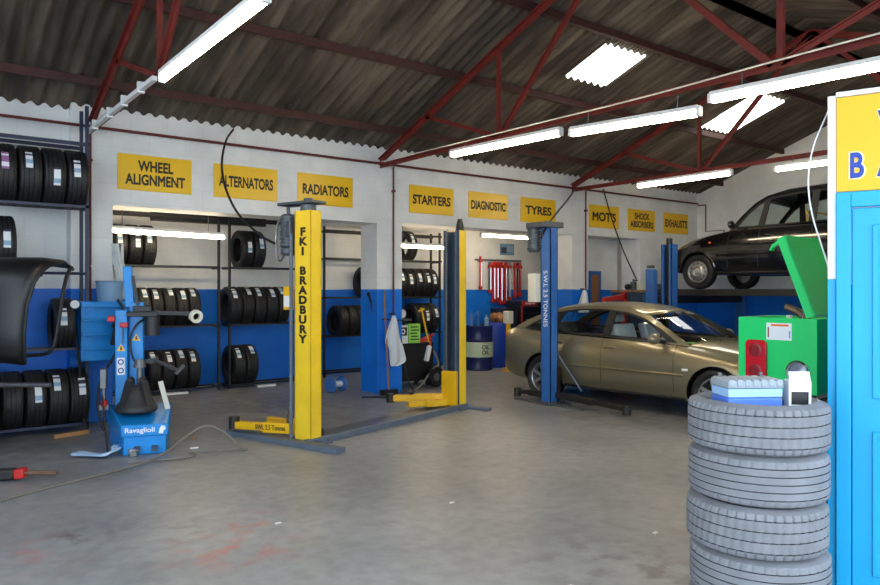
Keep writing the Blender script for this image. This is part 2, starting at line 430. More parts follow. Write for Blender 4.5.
# corrugated roof
PITCH = 0.146
SKY = ((7.76, 8.64), (11.70, 12.62))
def corr_rows(x0, x1, rows):
    """list of (y0,z0,y1,z1)"""
    m = MB(); n = int(round((x1 - x0) / PITCH * 6))
    for (ya, za, yb, zb, skip) in rows:
        pts = []
        for i in range(n + 1):
            x = x0 + (x1 - x0) * i / n
            d = 0.026 * math.cos(2 * PI * x / PITCH)
            pts.append(((x, ya, za + d), (x, yb, zb + d)))
        o = len(m.v)
        m.v += [q for p in pts for q in p]
        for i in range(n):
            xm = x0 + (x1 - x0) * (i + .5) / n
            if any(SKY[q][0] < xm < SKY[q][1] for q in skip): continue
            m.f.append((o + 2*i, o + 2*i+1, o + 2*i+3, o + 2*i+2)); m.m.append(0)
    return m
rows = []
for a, b, sk in ((9.8, 7.50, ()), (7.50, 7.16, (1,)), (7.24, 6.34, (0, 1)), (6.44, 4.93, ())):
    rows.append((a, sz(a) + (0.015 if a > 9 else (0 if a == 7.5 else 0.012)), b, sz(b) + .0, sk))
    a2, b2 = 2*RIDGE - a, 2*RIDGE - b
    rows.append((a2, sz(a2) + (0.015 if a > 9 else 0.012), b2, sz(b2), ()))
struct(corr_rows(XL, XR + .2, rows).build('ceiling', 'roof', angle=60), 'corrugated brown grey fibre cement roof on red steel trusses', 'ceiling')
for i, (a, b) in enumerate(SKY):
    y0 = (7.26, 7.52)[i]
    m = corr_rows(a - .05, b + .05, [(y0, sz(y0) + .020, 6.32, sz(6.32) + .010, ())])
    struct(m.build('window_%d' % (i + 1), 'sky', angle=60), ('bright corrugated skylight sheet nearer the middle truss', 'bright corrugated skylight sheet nearer the end wall')[i], 'skylight')

# purlins
for k in range(5):
    for side in (0, 1):
        y = 8.9 - 1.37 * k if side == 0 else 2*RIDGE - (8.9 - 1.37 * k)
        if side == 1 and k == 4: continue
        if abs(y - RIDGE) < .5: y = RIDGE + .22
        o = MB().box(XL, XR, y - .03, y + .03, rz(y) + .04, rz(y) + .135).build('purlin', 'purlin')
        tag(o, 'dark brown roof purlin, %s row up from the %s eave' % (('lowest', 'second', 'third', 'fourth', 'topmost')[k], ('back', 'front')[side]), 'roof beam', 'purlins under the corrugated roof')

# trusses
TX = (1.95, 6.1, 10.5)
def truss(x, label):
    t = thing('roof_truss', label, 'truss', (x, RIDGE, 0), 0, 'red steel roof trusses')
    Y = lambda y: y - RIDGE
    def seg(n, a, b, w_=.06, h=.07):
        m = MB()
        m.bar((0, Y(a[0]), a[1]), (0, Y(b[0]), b[1]), w_, .012)
        d = Vector((0, Y(b[0]) - Y(a[0]), b[1] - a[1])).normalized(); nrm = Vector((0, -d.z, d.y)) * (h / 2)
        if nrm.z > 0: nrm = -nrm
        m.bar(Vector((0, Y(a[0]), a[1])) + nrm, Vector((0, Y(b[0]), b[1])) + nrm, .014, h)
        return m.build(n, 'red', t)
    seg('tie_beam', (9.66, 3.58), (0.3, 3.58), .07, .06)
    seg('rafter', (9.66, rz(9.66)), (RIDGE, rz(RIDGE)), .09, .085)
    seg('rafter', (0.3, rz(0.3)), (RIDGE, rz(RIDGE)), .09, .085)
    for s in (1, -1):
        f = lambda y: y if s == 1 else 2*RIDGE - y
        seg('vertical', (f(6.77), 3.55), (f(6.77), rz(6.77)), .06, .05)
        seg('strut', (f(6.77), 3.58), (f(8.3), rz(8.3)), .06, .05)
        seg('diagonal', (f(6.72), 3.58), (f(5.0), rz(5.0)), .07, .06)
    return t
truss(TX[0], 'red steel roof truss over the blue tyre machine')
truss(TX[1], 'red steel roof truss over the pier between RADIATORS and STARTERS signs')
truss(TX[2], 'red steel roof truss beside the MOT sign nearest the taxi')
struct(bx(XL, XR, .31, .43, 3.36, 3.50).build('trim_5', 'red'), 'red steel beam along the front eave above the entrance', 'beam')
for i, x in enumerate((XL + .1, 6.1, 10.5)):
    struct(bx(x - .07, x + .07, 0.3, 0.44, 0, 3.36).build('trim_%d' % (i + 1), 'red'), 'red steel post carrying the front eave of the shed, post %s' % ('beyond the left end', 'right of the entrance', 'in front of the taxi')[i], 'post')

# red pipes
tag(MB().cyl((-2.5, 9.44, 3.58), (14.6, 9.44, 3.58), .018, n=8).build('conduit', 'darkred'), 'dark red pipe running along the top of the back wall', 'pipe')
for x, l in ((1.93, 'left of the WHEEL ALIGNMENT sign'), (6.33, 'on the pier left of the STARTERS sign'), (10.86, 'on the pier left of the MOT sign')):
    tag(MB().cyl((x, 9.49, 1.2 if x > 2 else 1.0), (x, 9.49, 3.56), .014, n=8).cyl((x, 9.46, 3.18), (x, 9.53, 3.18), .024, n=8).build('drop_pipe', 'darkred'), 'dark red vertical pipe ' + l, 'pipe', 'red drop pipes on the piers')
tag(MB().tube([(14.685, 9.3, 3.55), (14.685, 9.3, 2.95), (14.685, 8.85, 2.95), (14.685, 8.85, 2.3)], .014, 6).tube([(14.685,9.5,3.55),(14.685,9.3,3.55)], .014, 6).build('conduit', 'darkred'), 'thin dark stepped pipe on the end wall beside the EXHAUSTS sign', 'pipe')

# fluorescent lights
def fluo(label, a, b, r=.034, hang=None):
    a = Vector(a); b = Vector(b)
    t = thing('fluorescent_light', label, 'light', ((a.x+b.x)/2, (a.y+b.y)/2, (a.z+b.z)/2), math.atan2(b.y-a.y, b.x-a.x), 'fluorescent strip lights')
    t.rotation_euler = (0, math.atan2(a.z-b.z, (b-a).xy.length), t.rotation_euler.z)
    h = (b - a).length / 2
    bx(-h, h, -.035, .035, .035, .075).build('housing', 'white', t, bevel=.005)
    MB().cyl((-h + .03, 0, 0), (h - .03, 0, 0), r, n=10).build('tube', 'tube', t)
    for s in (-1, 1): MB().box(s*h - .02, s*h + .02, -.03, .03, -.03, .06).build('end_cap', 'white', t, bevel=.005)
    if hang:
        for s in (-.7, .7): MB().cyl((s*h, 0, .07), (s*h, 0, hang - a.z), .006, n=6).build('hanger', 'steel', t)
    return t
fluo('lit strip light under the nearest truss, above the tyre machine', (1.9, 6.5, 3.46), (1.9, 4.3, 3.46), hang=3.56)
fluo('lit strip light under the middle truss, nearest the back wall', (6.05, 7.66, 3.44), (6.05, 5.66, 3.39), hang=3.56)
fluo('lit strip light under the middle truss, second from the back wall', (6.05, 5.50, 3.355), (6.05, 3.90, 3.275), hang=3.56)
fluo('large lit strip light under the middle truss at the right, nearest the viewer', (6.05, 3.78, 3.37), (6.05, 1.75, 3.31), hang=3.56)
fluo('lit strip light under the far truss, left of the taxi', (10.45, 7.94, 3.44), (10.45, 6.17, 3.44), hang=3.56)
fluo('lit strip light above the taxi roof, half behind the office corner', (10.45, 5.47, 3.40), (10.45, 3.7, 3.40), hang=3.56)
fluo('lit strip light inside the tyre bay under the WHEEL ALIGNMENT sign', (2.30, 10.6, 2.43), (4.02, 10.6, 2.40), r=.024, hang=3.1)
fluo('lit strip light inside the bay under the STARTERS sign', (7.25, 10.9, 2.42), (8.75, 10.9, 2.42), r=.024, hang=3.1)
fluo('lit strip light inside the bay under the DIAGNOSTIC sign', (9.45, 11.0, 2.72), (10.9, 11.0, 2.72), r=.024, hang=3.1)

# signs on the wall
def sign(txt, x, w_, tw, th, lab):
    t = thing('wall_sign', lab + ' on the white back wall', 'sign', (x, 9.515, 3.09), 0, 'yellow service signs on the back wall')
    bx(-w_/2, w_/2, -.012, 0, -.225, .225).build('board', 'sign', t, bevel=.002)
    text(txt, 'lettering', 'ink', t, tw, th, (0, -.0135, 0), (PI/2, 0, 0), bold=.035, line=.95)
    return t
sign('WHEEL\nALIGNMENT', 2.70, .91, .74, .31, 'yellow WHEEL ALIGNMENT sign')
sign('ALTERNATORS', 3.91, .91, .78, .155, 'yellow ALTERNATORS sign')
sign('RADIATORS', 5.14, .91, .76, .155, 'yellow RADIATORS sign')
sign('STARTERS', 7.10, .91, .78, .155, 'yellow STARTERS sign')
sign('DIAGNOSTIC', 8.34, .91, .80, .155, 'yellow DIAGNOSTIC sign')
sign('TYRES', 9.57, .91, .68, .16, 'yellow TYRES sign')
sign("MOT'S", 11.43, .91, .72, .19, "yellow MOT'S sign")
sign('SHOCK\nABSORBERS', 12.64, .91, .78, .31, 'yellow SHOCK ABSORBERS sign')
sign('EXHAUSTS', 13.86, .91, .82, .17, 'yellow EXHAUSTS sign')

# cable tray on the nearest tie beam and cables
t = thing('cable_tray', 'white cable tray under the nearest truss running to the wall', 'cable tray', (1.88, 8.0, 3.5))
bx(-.022, .022, -1.35, 1.4, -.02, .02).build('tray', 'white', t)
for y in (-.9, -.3, .3, 1.0): MB().box(-.032, .032, y-.015, y+.015, -.035, .07).build('clip', 'white', t)
def cable(name, label, pts, r, m, cat='cable'):
    return tag(MB().tube(pts, r, 6, smooth=3).build(name, m), label, cat)
cable('power_cable', 'black cable drooping from the wall top to the yellow lift motor', [(3.72, 9.5, 3.80), (3.45, 9.1, 3.55), (3.2, 8.6, 3.05), (3.1, 7.9, 2.5), (3.17, 7.3, 2.18), (3.21, 7.06, 2.1)], .014, 'cable')
cable('power_cable', 'black cable from the far truss down to the blue lift motor', [(10.45, 9.35, 3.62), (9.3, 8.5, 3.2), (8.2, 7.7, 2.85), (7.42, 7.22, 2.52), (7.30, 7.2, 2.35)], .016, 'cable')
cable('air_hose', 'black hose hanging from the wall to the trolley beside the taxi', [(11.35, 9.46, 3.64), (11.5, 9.4, 3.1), (11.7, 9.25, 2.4), (11.95, 9.12, 1.84)], .014, 'cable', 'hose')
cable('power_cable', 'white cable hanging beside the office corner', [(3.78, 1.70, 2.52), (3.70, 1.76, 2.3), (3.70, 1.77, 2.05), (3.80, 1.72, 1.75), (3.85, 1.70, 1.6)], .004, 'wcable')
cable('power_cable', 'thin pale cable clipped along the middle truss tie beam', [(5.98, 9.3, 3.58), (5.98, 7.5, 3.56), (5.98, 6.0, 3.55), (5.98, 4.5, 3.53), (5.98, 3.0, 3.56), (5.98, 1.8, 3.56)], .008, 'offwhite')

# ------------------------------------------------------------------ office corner with the cyan door
P0 = Vector((3.726, 1.68, 0)); D = Vector((.347, -.938, 0)); FA = math.atan2(D.y, D.x)
H = 2.57
P1 = P0 + D * 1.35
m = MB().prism([(P0.x, P0.y), (P1.x, P1.y), (6.2, P1.y), (6.2, P0.y)], 0, H, 'z')
struct(m.build('wall_office', 'wall'), 'white office corner with blue lower band and cyan door at the right edge', 'wall')
PF = P0 + Vector((-.938, -.347, 0)) * .002
# local frame of the office face: x along the face (to the right), y into the wall, z up
d1 = thing('door_1', 'cyan panelled office door in a cyan frame', 'door', PF, FA); d1['kind'] = 'structure'
fr = MB().box(.036, .10, -.03, 0, 0, 2.085).box(1.10, 1.17, -.03, 0, 0, 2.085).box(.10, 1.10, -.03, 0, 2.01, 2.085)
fr.build('door_frame', 'cyan', d1, bevel=.004)
bx(.104, 1.096, -.012, 0, 0.01, 2.005).build('door_leaf', 'cyan', d1, bevel=.004)
for z0, z1 in ((.22, .92), (1.08, 1.92)):
    for x0, x1 in ((.19, .55), (.65, 1.01)):
        pm = MB().plate([(x0, z0), (x1, z0), (x1, z1), (x0, z1)], [[(x0+.025, z0+.025), (x1-.025, z0+.025), (x1-.025, z1-.025), (x0+.025, z1-.025)]], lambda a, b, d: (a, -.022 + d, b), .010)
        pm.build('panel_moulding', 'cyan', d1, bevel=.003)
struct(bx(-.002, .035, -.006, 0, 1.66, H).build('trim_9', 'white', None, PF, (0, 0, FA), bevel=.002), 'white corner strip left of the large yellow sign', 'trim')
struct(bx(-.002, .0345, -.006, 0, 0, 1.658).build('trim_11', 'cyan', None, PF, (0, 0, FA), bevel=.002), 'cyan lower part of the corner strip by the office door', 'trim')
struct(bx(.035, 1.35, -.02, 0, H - .012, H + .012).build('trim_10', 'white', None, PF, (0, 0, FA), bevel=.002), 'white capping strip above the large yellow sign', 'trim')
t = thing('office_sign', 'large yellow sign with blue letters above the cyan door', 'sign', PF + Vector((0, 0, 2.09)), FA)
bx(.037, 1.33, -.012, 0, 0, .465).build('board', 'sign2', t, bevel=.002)
for s, x, z, w_, h_ in (('B', .126, .125, .06, .125), ('A', .252, .125, .088, .125), ('W', .272, .318, .12, .125)):
    text(s, 'letter_outline', 'cream_edge', t, w_ + .016, h_ + .014, (x, -.0132, z), (PI/2, 0, 0), bold=.05)
    text(s, 'letter', 'blueink', t, w_, h_, (x, -.0152, z), (PI/2, 0, 0), bold=.03)
# ------------------------------------------------------------------ tyres
def tyre_mesh(R, w_, rin, n=48, sipe=0.0, name='tyre', m='tyre', ng=4, groove=False):
    h = w_ / 2
    pr = [(rin, -.40*h*2*.9), (rin + .012, -.84*h), (rin + (R-rin)*.5, -1.0*h), (R - .035, -.95*h), (R - .010, -.86*h), (R - .002, -.76*h)]
    tread = []
    gw = .022 if groove else .05
    pos = [(-.62, gw), (-.2, gw), (.2, gw), (.62, gw)] if ng == 4 else [(-.6, gw), (-.3, gw), (0, gw), (.3, gw), (.6, gw)]
    for c, g in pos: tread += [(R, (c - g) * h), (R - .009, (c - g*.7) * h), (R - .009, (c + g*.7) * h), (R, (c + g) * h)]
    pr += tread + [(R - .002, .76*h), (R - .010, .86*h), (R - .035, .95*h), (rin + (R-rin)*.5, 1.0*h), (rin + .012, .84*h), (rin, .72*h), (rin + .012, .62*h), (R - .028, .80*h), (R - .022, 0), (R - .028, -.80*h), (rin + .012, -.62*h)]
    shoulder = {4, 5, 6, 6 + len(tread) - 1, 6 + len(tread), 7 + len(tread)}
    mid = {9, 10, 13, 14, 17, 18} if ng == 4 else set()
    mod = None
    if sipe > 0:
        def mod(i, j):
            if j in shoulder and i % 5 == 0: return -sipe
            if j in mid and (i + j) % 5 == 0: return -sipe * .7
            return 0
    gm = None
    if groove:
        gm = [0] * len(pr)
        for q in range(len(pos)):
            for e in (0, 1, 2): gm[6 + q*4 + e] = 1
    return MB().lathe(pr, n, 'x', closed=True, mod=mod, gm=gm).mesh(name, [m, 'groove'] if groove else m, 30)

def sticker_mesh(R, a0, a1, x0, x1, bands):
    """label lying on the tread; angle measured up from the -y direction"""
    mb = MB(); n = 8; rr = R + .0025; rows = []
    for i in range(n + 1):
        a = a0 + (a1 - a0) * i / n
        rows.append([(x0, -rr * math.cos(a), rr * math.sin(a)), (x1, -rr * math.cos(a), rr * math.sin(a))])
    for i in range(n):
        mb.mi(bands[i]); mb.grid([rows[i], rows[i+1]])
    return mb.mesh('sticker', ['label_white', 'label_blue', 'label_dark', 'label_purple'])
ORD = ('leftmost', 'second from the left', 'third from the left', 'fourth from the left', 'fifth from the left')
_cache = {}
def rack_tyre(x, y, zrail, R, w_, label, group, up=0.35, style=0, rx=0.0):
    key = (R, w_)
    if key not in _cache: _cache[key] = tyre_mesh(R, w_, R * .60)
    z = zrail + math.sqrt(R*R - .15*.15) - .0
    o = link('tyre', _cache[key], None, (x, y, z), (rx, 0, 0))
    tag(o, label, 'tyre', group)
    if style is not None:
        k2 = (R, style)
        if k2 not in _cache:
            bands = [(0,0,1,1,0,0,2,0), (0,1,1,0,0,0,0,2), (3,0,0,3,3,3,0,3), (0,0,0,1,0,2,2,0)][style % 4]
            dx = (-.02, .012, -.005, .02)[style % 4]
            _cache[k2] = sticker_mesh(R, 0, .2 / R * 1.0, dx - .034, dx + .034, bands)
        link('sticker', _cache[k2], o, (0, 0, 0), (-up, 0, 0))
    return o

def rack(name, label, x0, x1, yf, yb, levels, ups, z0, z1, m, back=True, braces=()):
    t = thing('tyre_rack', label, 'tyre rack', (x0, yf, 0), 0)
    for u in ups:
        MB().box(u - x0 - .018, u - x0 + .018, -.018, .018, z0, z1).build('upright', m, t)
        if back: MB().box(u - x0 - .018, u - x0 + .018, yb - yf - .018, yb - yf + .018, z0, z1).build('upright', m, t)
        for z in levels: MB().box(u - x0 - .015, u - x0 + .015, .018, yb - yf - .018, z - .045, z - .015).build('cross_bar', m, t)
    for z in levels:
        MB().box(0, x1 - x0, -.018, .018, z - .03, z).build('shelf_rail', m, t)
        MB().box(0, x1 - x0, yb - yf - .018, yb - yf + .018, z - .03, z).build('shelf_rail', m, t)
    for z in braces:
        MB().box(0, x1 - x0, -.015, .015, z - .02, z + .02).build('top_rail', m, t)
        MB().box(0, x1 - x0, yb - yf - .015, yb - yf + .015, z - .02, z + .02).build('top_rail', m, t)
    return t
# left rack
rack('l', 'dark blue tyre rack against the left wall', -.6, 1.82, 9.03, 9.33, (2.58, .96, .10), (-.6, .6, 1.80), 0, 3.72, 'rack', braces=(3.28,))
tag(MB().cyl((.9, 9.03, 1.80), (1.80, 9.03, 1.80), .016, n=8).build('rack_rail', 'rack'), 'dark blue bar across the left rack at eye level', 'rail')
G = 'new tyres on the left wall rack'
xs = [.98, 1.22, 1.455, 1.69]
for i, x in enumerate(xs):
    rack_tyre(x, 9.18, 2.58, .335, .232, 'black tyre on top shelf of left wall rack, %s' % ORD[i], G, up=(.05, .15, -.35, -.02)[i], style=(2, 0, 1, 0)[i])
rack_tyre(.98, 9.18, 1.80, .33, .22, 'black tyre above the black wheel guard on the middle bar of the left rack', G, up=-.1, style=1)
tag(MB().box(.3, 1.35, 9.02, 9.04, 1.76, 1.80).box(.3, 1.35, 9.32, 9.34, 1.76, 1.80).box(.59,.61,9.04,9.32,1.77,1.79).build('rack_rail', 'rack'), 'dark blue shelf rails behind the black wheel guard', 'rail')
rack_tyre(1.56, 9.18, .96, .30, .22, 'black tyre beside the gauge on the middle shelf of the left rack', G, up=.0, style=0)
for i, x in enumerate([.82, 1.05, 1.275, 1.495, 1.705]):
    rack_tyre(x, 9.18, .10, .325, .215, 'black tyre on bottom shelf of left wall rack, %s' % ORD[i], G, up=(.1, .1, .0, .35, .15)[i], style=(None, None, 1, 0, 3)[i])

# bay rack A
YA, YA2 = 11.45, 11.75
rack('a', 'black steel tyre rack in the bay under WHEEL ALIGNMENT', 2.05, 4.26, YA, YA2, (2.0, 1.06, .07), (2.45, 4.24), 0, 2.85, 'rackblack', back=False, braces=(2.78,))
rack('a', 'black steel tyre rack in the bay under ALTERNATORS and RADIATORS', 4.40, 6.08, YA, YA2, (2.0, 1.06, .07), (4.42, 6.06), 0, 2.85, 'rackblack', back=False, braces=(2.78,))
tag(bx(3.3, 5.2, 11.78, 11.92, 2.72, 2.86).build('steel_beam', 'rackblack'), 'dark steel beam above the tyre bay under the ALTERNATORS sign', 'beam')
for q, x in zip([o for o in bpy.data.objects if o.name.startswith('tyre_rack')][1:3], (3.55, 5.02)):
    bx(x - .16 - q.location.x, x + .16 - q.location.x, -.12, -.03, 0, .03).build('rack_foot', 'white', q)
def row(xs, z, R, w_, where, group, sty, up=.55, y=11.6):
    for i, x in enumerate(xs):
        rack_tyre(x, y, z, R, w_, 'black tyre %s, %s' % (where, ORD[i]) if len(xs) > 1 else 'black tyre ' + where, group, up=up + .12 * math.sin(i * 2.3 + x), style=sty[i % len(sty)], rx=0)
GA = 'new tyres on the bay racks'
row([2.72, 2.93, 3.14], 2.0, .325, .20, 'behind the strip light in the left bay', GA, (0, 3, 0), up=.0)
row([3.06, 3.25, 3.44, 3.63, 3.82], 1.06, .315, .188, 'on middle bay shelf behind the tyre machine', GA, (1, 0, 3, 1, 0))
row([3.21, 3.41, 3.61, 3.81], .07, .325, .196, 'on bottom bay shelf behind the tyre machine', GA, (0, 3, 1, 0))
row([4.69, 4.90], 2.0, .325, .205, 'of the pair under the ALTERNATORS sign', GA, (1, 1), up=-.05)
row([4.49, 4.70, 4.91, 5.12, 5.33], 1.06, .325, .205, 'on middle shelf beside yellow lettered post', GA, (0, 3, 0, 1, 0))
row([4.55, 4.76], .07, .335, .205, 'of bottom shelf pair beside yellow lettered post', GA, (0, 1))
# bay rack B
rack('b', 'black steel tyre rack in the bay behind the pier and the STARTERS sign', 6.35, 9.10, 11.85, 12.15, (2.22, 1.49, .77, .10), (6.37, 7.95, 9.05), 0, 2.80, 'rackblack', braces=(2.72,))
row([7.33], 1.49, .31, .2, 'half hidden by the left side of the RADIATORS pier', GA, (3,), up=-.2, y=12.0)
row([6.74, 6.94, 7.14], .77, .30, .195, 'on low shelf left of the pier', GA, (None, None, 3), up=.0, y=12.0)
row([8.30], 2.22, .315, .2, 'alone on the top shelf right of the pier', GA, (0,), up=.1, y=12.0)
row([8.06, 8.26, 8.455, 8.65, 8.845], 1.49, .305, .19, 'on upper shelf right of the pier', GA, (0, 0, 1, 3, 0), up=.05, y=12.0)
row([8.46, 8.66, 8.86], .77, .31, .195, 'on low shelf behind the black cabinet', GA, (None, 0, 1), up=.0, y=12.0)

# stack in the foreground
SX, SY = 3.25, 1.79
stm = tyre_mesh(.308, .225, .205, 240, .008, 'worn_tyre', 'oldtyre', 4, True)
stm2 = tyre_mesh(.306, .225, .205, 192, .005, 'worn_tyre', 'oldtyre', 3, True)
stm0 = tyre_mesh(.306, .194, .205, 192, .006, 'worn_tyre', 'oldtyre', 4, True)
off = ((0, 0), (.006, -.004), (-.006, .004), (.004, .002), (0, 0))
nm = ('bottom', 'second from the bottom', 'middle', 'second from the top', 'top')
for i in range(5):
    o = link('worn_tyre', stm0 if i == 0 else (stm if i % 2 == 0 else stm2), None, (SX + off[i][0], SY + off[i][1], .097 if i == 0 else .0815 + i * .2265), (0, PI/2, i * 1.1))
    tag(o, ('grey dusty worn tyre, %s of the stack' % nm[i]) if i < 4 else 'grey dusty worn tyre on top of the stack, holding the battery', 'tyre', 'stacked worn tyres')
    if i == 4:
        MB().lathe([(.02, .0), (.15, -.01), (.196, .03), (.206, .07), (.200, .07), (.188, .04), (.15, .01), (.02, .02)], 32, 'x', closed=True).build('wheel_rim', 'silver', o, (.07, 0, 0), (0, 0, 0))
def cam(r, f): return Vector((.607*f + .794*r, .794*f - .607*r, 0))
p = cam(1.430, 3.36); p.z = .995
t = thing('car_battery', 'car battery with grey ribbed lid and blue case on the tyre stack', 'battery', p, -.64 + .06)
bx(-.128, .128, -.085, .085, 0, .118).build('case', 'battblue', t, bevel=.006)
bx(-.128, .128, -.085, .085, .120, .160).build('case_band', 'battlight', t, bevel=.004)
m = MB().box(-.13, .13, -.088, .088, .162, .196)
for k in range(7): m.box(-.125 + k*.037, -.098 + k*.037, -.092, .08, .170, .202)
m.build('lid', 'battgrey', t, bevel=.004)
for s in (-1, 1): MB().cyl((s*.10, .06, .196), (s*.10, .06, .218), .009, n=10).build('terminal', 'steel', t)
p = cam(1.648, 3.32); p.z = 1.065
t = thing('carton', 'open white carton with a dark window on the tyre stack', 'box', p, -.64 - .15)
m = MB().plate([(-.048, 0), (.048, 0), (.048, .125), (-.048, .125)], [[(-.038, .015), (.038, .015), (.038, .075), (-.038, .075)]], lambda a, b, d: (a, -.035 + d, b), .004)
m.box(-.048, -.044, -.031, .035, 0, .125).box(.044, .048, -.031, .035, 0, .125).box(-.044, .044, .031, .035, 0, .125).box(-.044, .044, -.031, .031, 0, .004)
m.bar((0, -.035, .123), (0, -.02, .165), .09, .003, (0, 1, 0))
m.build('box_body', 'card', t)
MB().box(-.04, .04, -.028, .028, .006, .10).build('dark_content', 'black', t, bevel=.004)

# ------------------------------------------------------------------ green equipment box
GX, GY0, GY1, GZ0, GZ1 = 4.46, 2.075, 2.585, .965, 1.43
t = thing('equipment_box', 'bright green steel box with raised lid, red rear lamp and round lamp', 'equipment box', (GX, GY0, 0))
W_ = GY1 - GY0
m = MB().box(0, .02, 0, W_, GZ0, GZ1).box(.43, .45, 0, W_, GZ0, GZ1).box(.02, .43, 0, .02, GZ0, GZ1).box(.02, .43, W_-.02, W_, GZ0, GZ1).box(.02, .43, .02, W_-.02, GZ0, GZ0+.02)
m.box(.02, .43, .02, W_-.02, GZ1 - .12, GZ1 - .10)
m.build('body', 'green', t, bevel=.004)
lm = MB().bar((.225, .012, GZ1 + .02), (.225, .012 + .185, GZ1 + .515), .45, .008, (0, 1, -.3))
dv = Vector((0, .185, .495)).normalized(); nv = Vector((0, dv.z, -dv.y))
a = Vector((0, .012, GZ1 + .02)); b = Vector((0, .197, GZ1 + .515))
for x in (.006, .444):
    lm.bar(a + Vector((x, 0, 0)) + nv * .028, b + Vector((x, 0, 0)) + nv * .028, .012, .056, tuple(nv))
lm.bar(b + nv * .028 + Vector((0.012, 0, 0)), b + nv * .028 + Vector((.438, 0, 0)), .012, .056, tuple(nv))
lid = lm.build('lid', 'green', t)
MB().bar((.05, .235, GZ1 + .50), (.05, .30, GZ1 + .455), .03, .02).bar((.05, .29, GZ1+.47), (.05, .31, GZ1+.43), .04, .012).build('latch', 'green', lid)
MB().cyl((.03, .10, GZ1 - .02), (.03, .085, GZ1 + .19), .005, n=6).build('lid_stay', 'chrome', t)
m = MB().box(.02, .05, .03, .07, 0, GZ0).box(.02, .05, W_-.07, W_-.03, 0, GZ0).box(.40, .43, .03, .07, 0, GZ0).box(.40, .43, W_-.07, W_-.03, 0, GZ0).box(.03, .42, .05, W_-.05, .25, .28)
m.build('stand', 'rackblack', t)
# lamp: rounded red block
def rrect(x0, x1, z0, z1, r, n=5):
    o = []
    for cx, cz, a0 in ((x1-r, z1-r, 0), (x0+r, z1-r, PI/2), (x0+r, z0+r, PI), (x1-r, z0+r, 1.5*PI)):
        for i in range(n + 1):
            q = a0 + PI/2 * i / n; o.append((cx + r*math.cos(q), cz + r*math.sin(q)))
    return o
YL = lambda px: W_ * (820 - px) / 82.0     # offset from the right edge
rl = MB().prism(rrect(W_ - .200, W_ - .060, 1.02, 1.285, .03), -.022, 0.0, 'x').build('rear_lamp', 'redlens', t, bevel=.004)
for z in (1.22, 1.085): MB().lathe([(.044, 0), (.044, -.004), (.032, -.006), (.032, -.003), (.018, -.003), (.018, -.006), (0.0, -.006)], 20, 'x', (-.022, W_ - .130, z)).build('reflector', 'redring', rl, rot=(0, 0, 0))
rd = MB().lathe([(.068, 0), (.068, .012), (.055, .02), (.05, .012), (.0, .016)], 24, 'x').build('round_lamp', 'clearlens', t, (-.0, .112, 1.10), (0, 0, PI))
MB().lathe([(.072, 0), (.072, .02), (.064, .026), (.060, .012), (.060, 0)], 24, 'x', closed=True).build('lamp_ring', 'chrome', rd)
st = bx(-.002, 0, .155, .317, 1.290, 1.398).build('notice_sticker', 'card', t)
bx(-.0032, -.002, .175, .285, 1.378, 1.390).build('sticker_band', 'orange', st)
bx(-.0032, -.002,   .162, .172, 1.305, 1.35).build('sticker_mark', 'label_blue', st)
bx(-.0032, -.002,   .300, .308, 1.305, 1.37).build('sticker_mark', 'redring', st)
# loose parts lying in the open box
tag(MB().tube([(GX + .12, GY0 + .08, GZ1 - .07), (GX + .16, GY0 + .17, GZ1 + .03), (GX + .15, GY0 + .27, GZ1 + .07)], [.03, .026, .02], 8, smooth=2).build('exhaust_elbow', 'copper'), 'brown pipe elbow sticking out of the green box', 'pipe')
tag(MB().cyl((GX + .22, GY0 + .24, GZ1 - .075), (GX + .22, GY0 + .40, GZ1 - .075), .045, n=12).cyl((GX+.22, GY0+.28, GZ1-.05), (GX+.22, GY0+.28, GZ1+.012), .02, n=10).build('filter_canister', 'offwhite'), 'small pale canister lying inside the green box', 'canister')
# ------------------------------------------------------------------ two-post lifts
def channel(m, x0, x1, hw, z0, z1, open_x):
    """U-channel: web on one x side, two flanges; open towards open_x (+1/-1)"""
    th = .012
    if open_x > 0: m.box(x0, x0 + th, -hw, hw, z0, z1)
    else: m.box(x1 - th, x1, -hw, hw, z0, z1)
    m.box(x0, x1, -hw, -hw + th, z0, z1).box(x0, x1, hw - th, hw, z0, z1)
    lip = .045
    if open_x > 0: m.box(x1 - th, x1, -hw, -hw + lip, z0, z1).box(x1 - th, x1, hw - lip, hw, z0, z1)
    else: m.box(x0, x0 + th, -hw, -hw + lip, z0, z1).box(x0, x0 + th, hw - lip, hw, z0, z1)
    return m
def arm(m, p, q, w_, h_, z, z2=None):
    p = Vector((p[0], p[1], z)); q = Vector((q[0], q[1], z if z2 is None else z2)); k = p.lerp(q, .55)
    m.bar(p, k, w_, h_).bar(p.lerp(q, .45), q, w_ * .72, h_ * .72)
    return m

A = Vector((3.50, 6.86)); B = Vector((6.13, 7.68)); L1 = (B - A).length; R1 = math.atan2(B.y - A.y, B.x - A.x)
t = thing('two_post_lift', 'yellow two-post car lift with black stacked lettering on its near post', 'car lift', (A.x, A.y, 0), R1)
pa = channel(MB(), -.08, .075, .118, .02, 2.44, 1).build('post', 'yellow', t)
text('F\nK\nI\n \nB\nR\nA\nD\nB\nU\nR\nY', 'lettering', 'ink', pa, .14, 1.21, (-.0815, -.005, 1.66), (PI/2, 0, -PI/2), bold=.055, line=.9)
pb = MB(); channel(pb, L1 - .085, L1 + .085, .125, .02, 2.42, -1)
pb = pb.build('post', 'yellow', t)
m = MB().box(L1 - .060, L1 + .066, -.120, -.112, .05, 2.41).box(L1 - .060, L1 + .066, .112, .120, .05, 2.41).box(L1 + .062, L1 + .070, -.12, .12, .05, 2.41).box(L1-.092, L1-.086, .084, .128, .05, 2.42).box(L1-.092, L1-.086, -.128, -.084, .05, 2.42)
m.cyl((L1, 0, .1), (L1, 0, 2.4), .02, n=10)
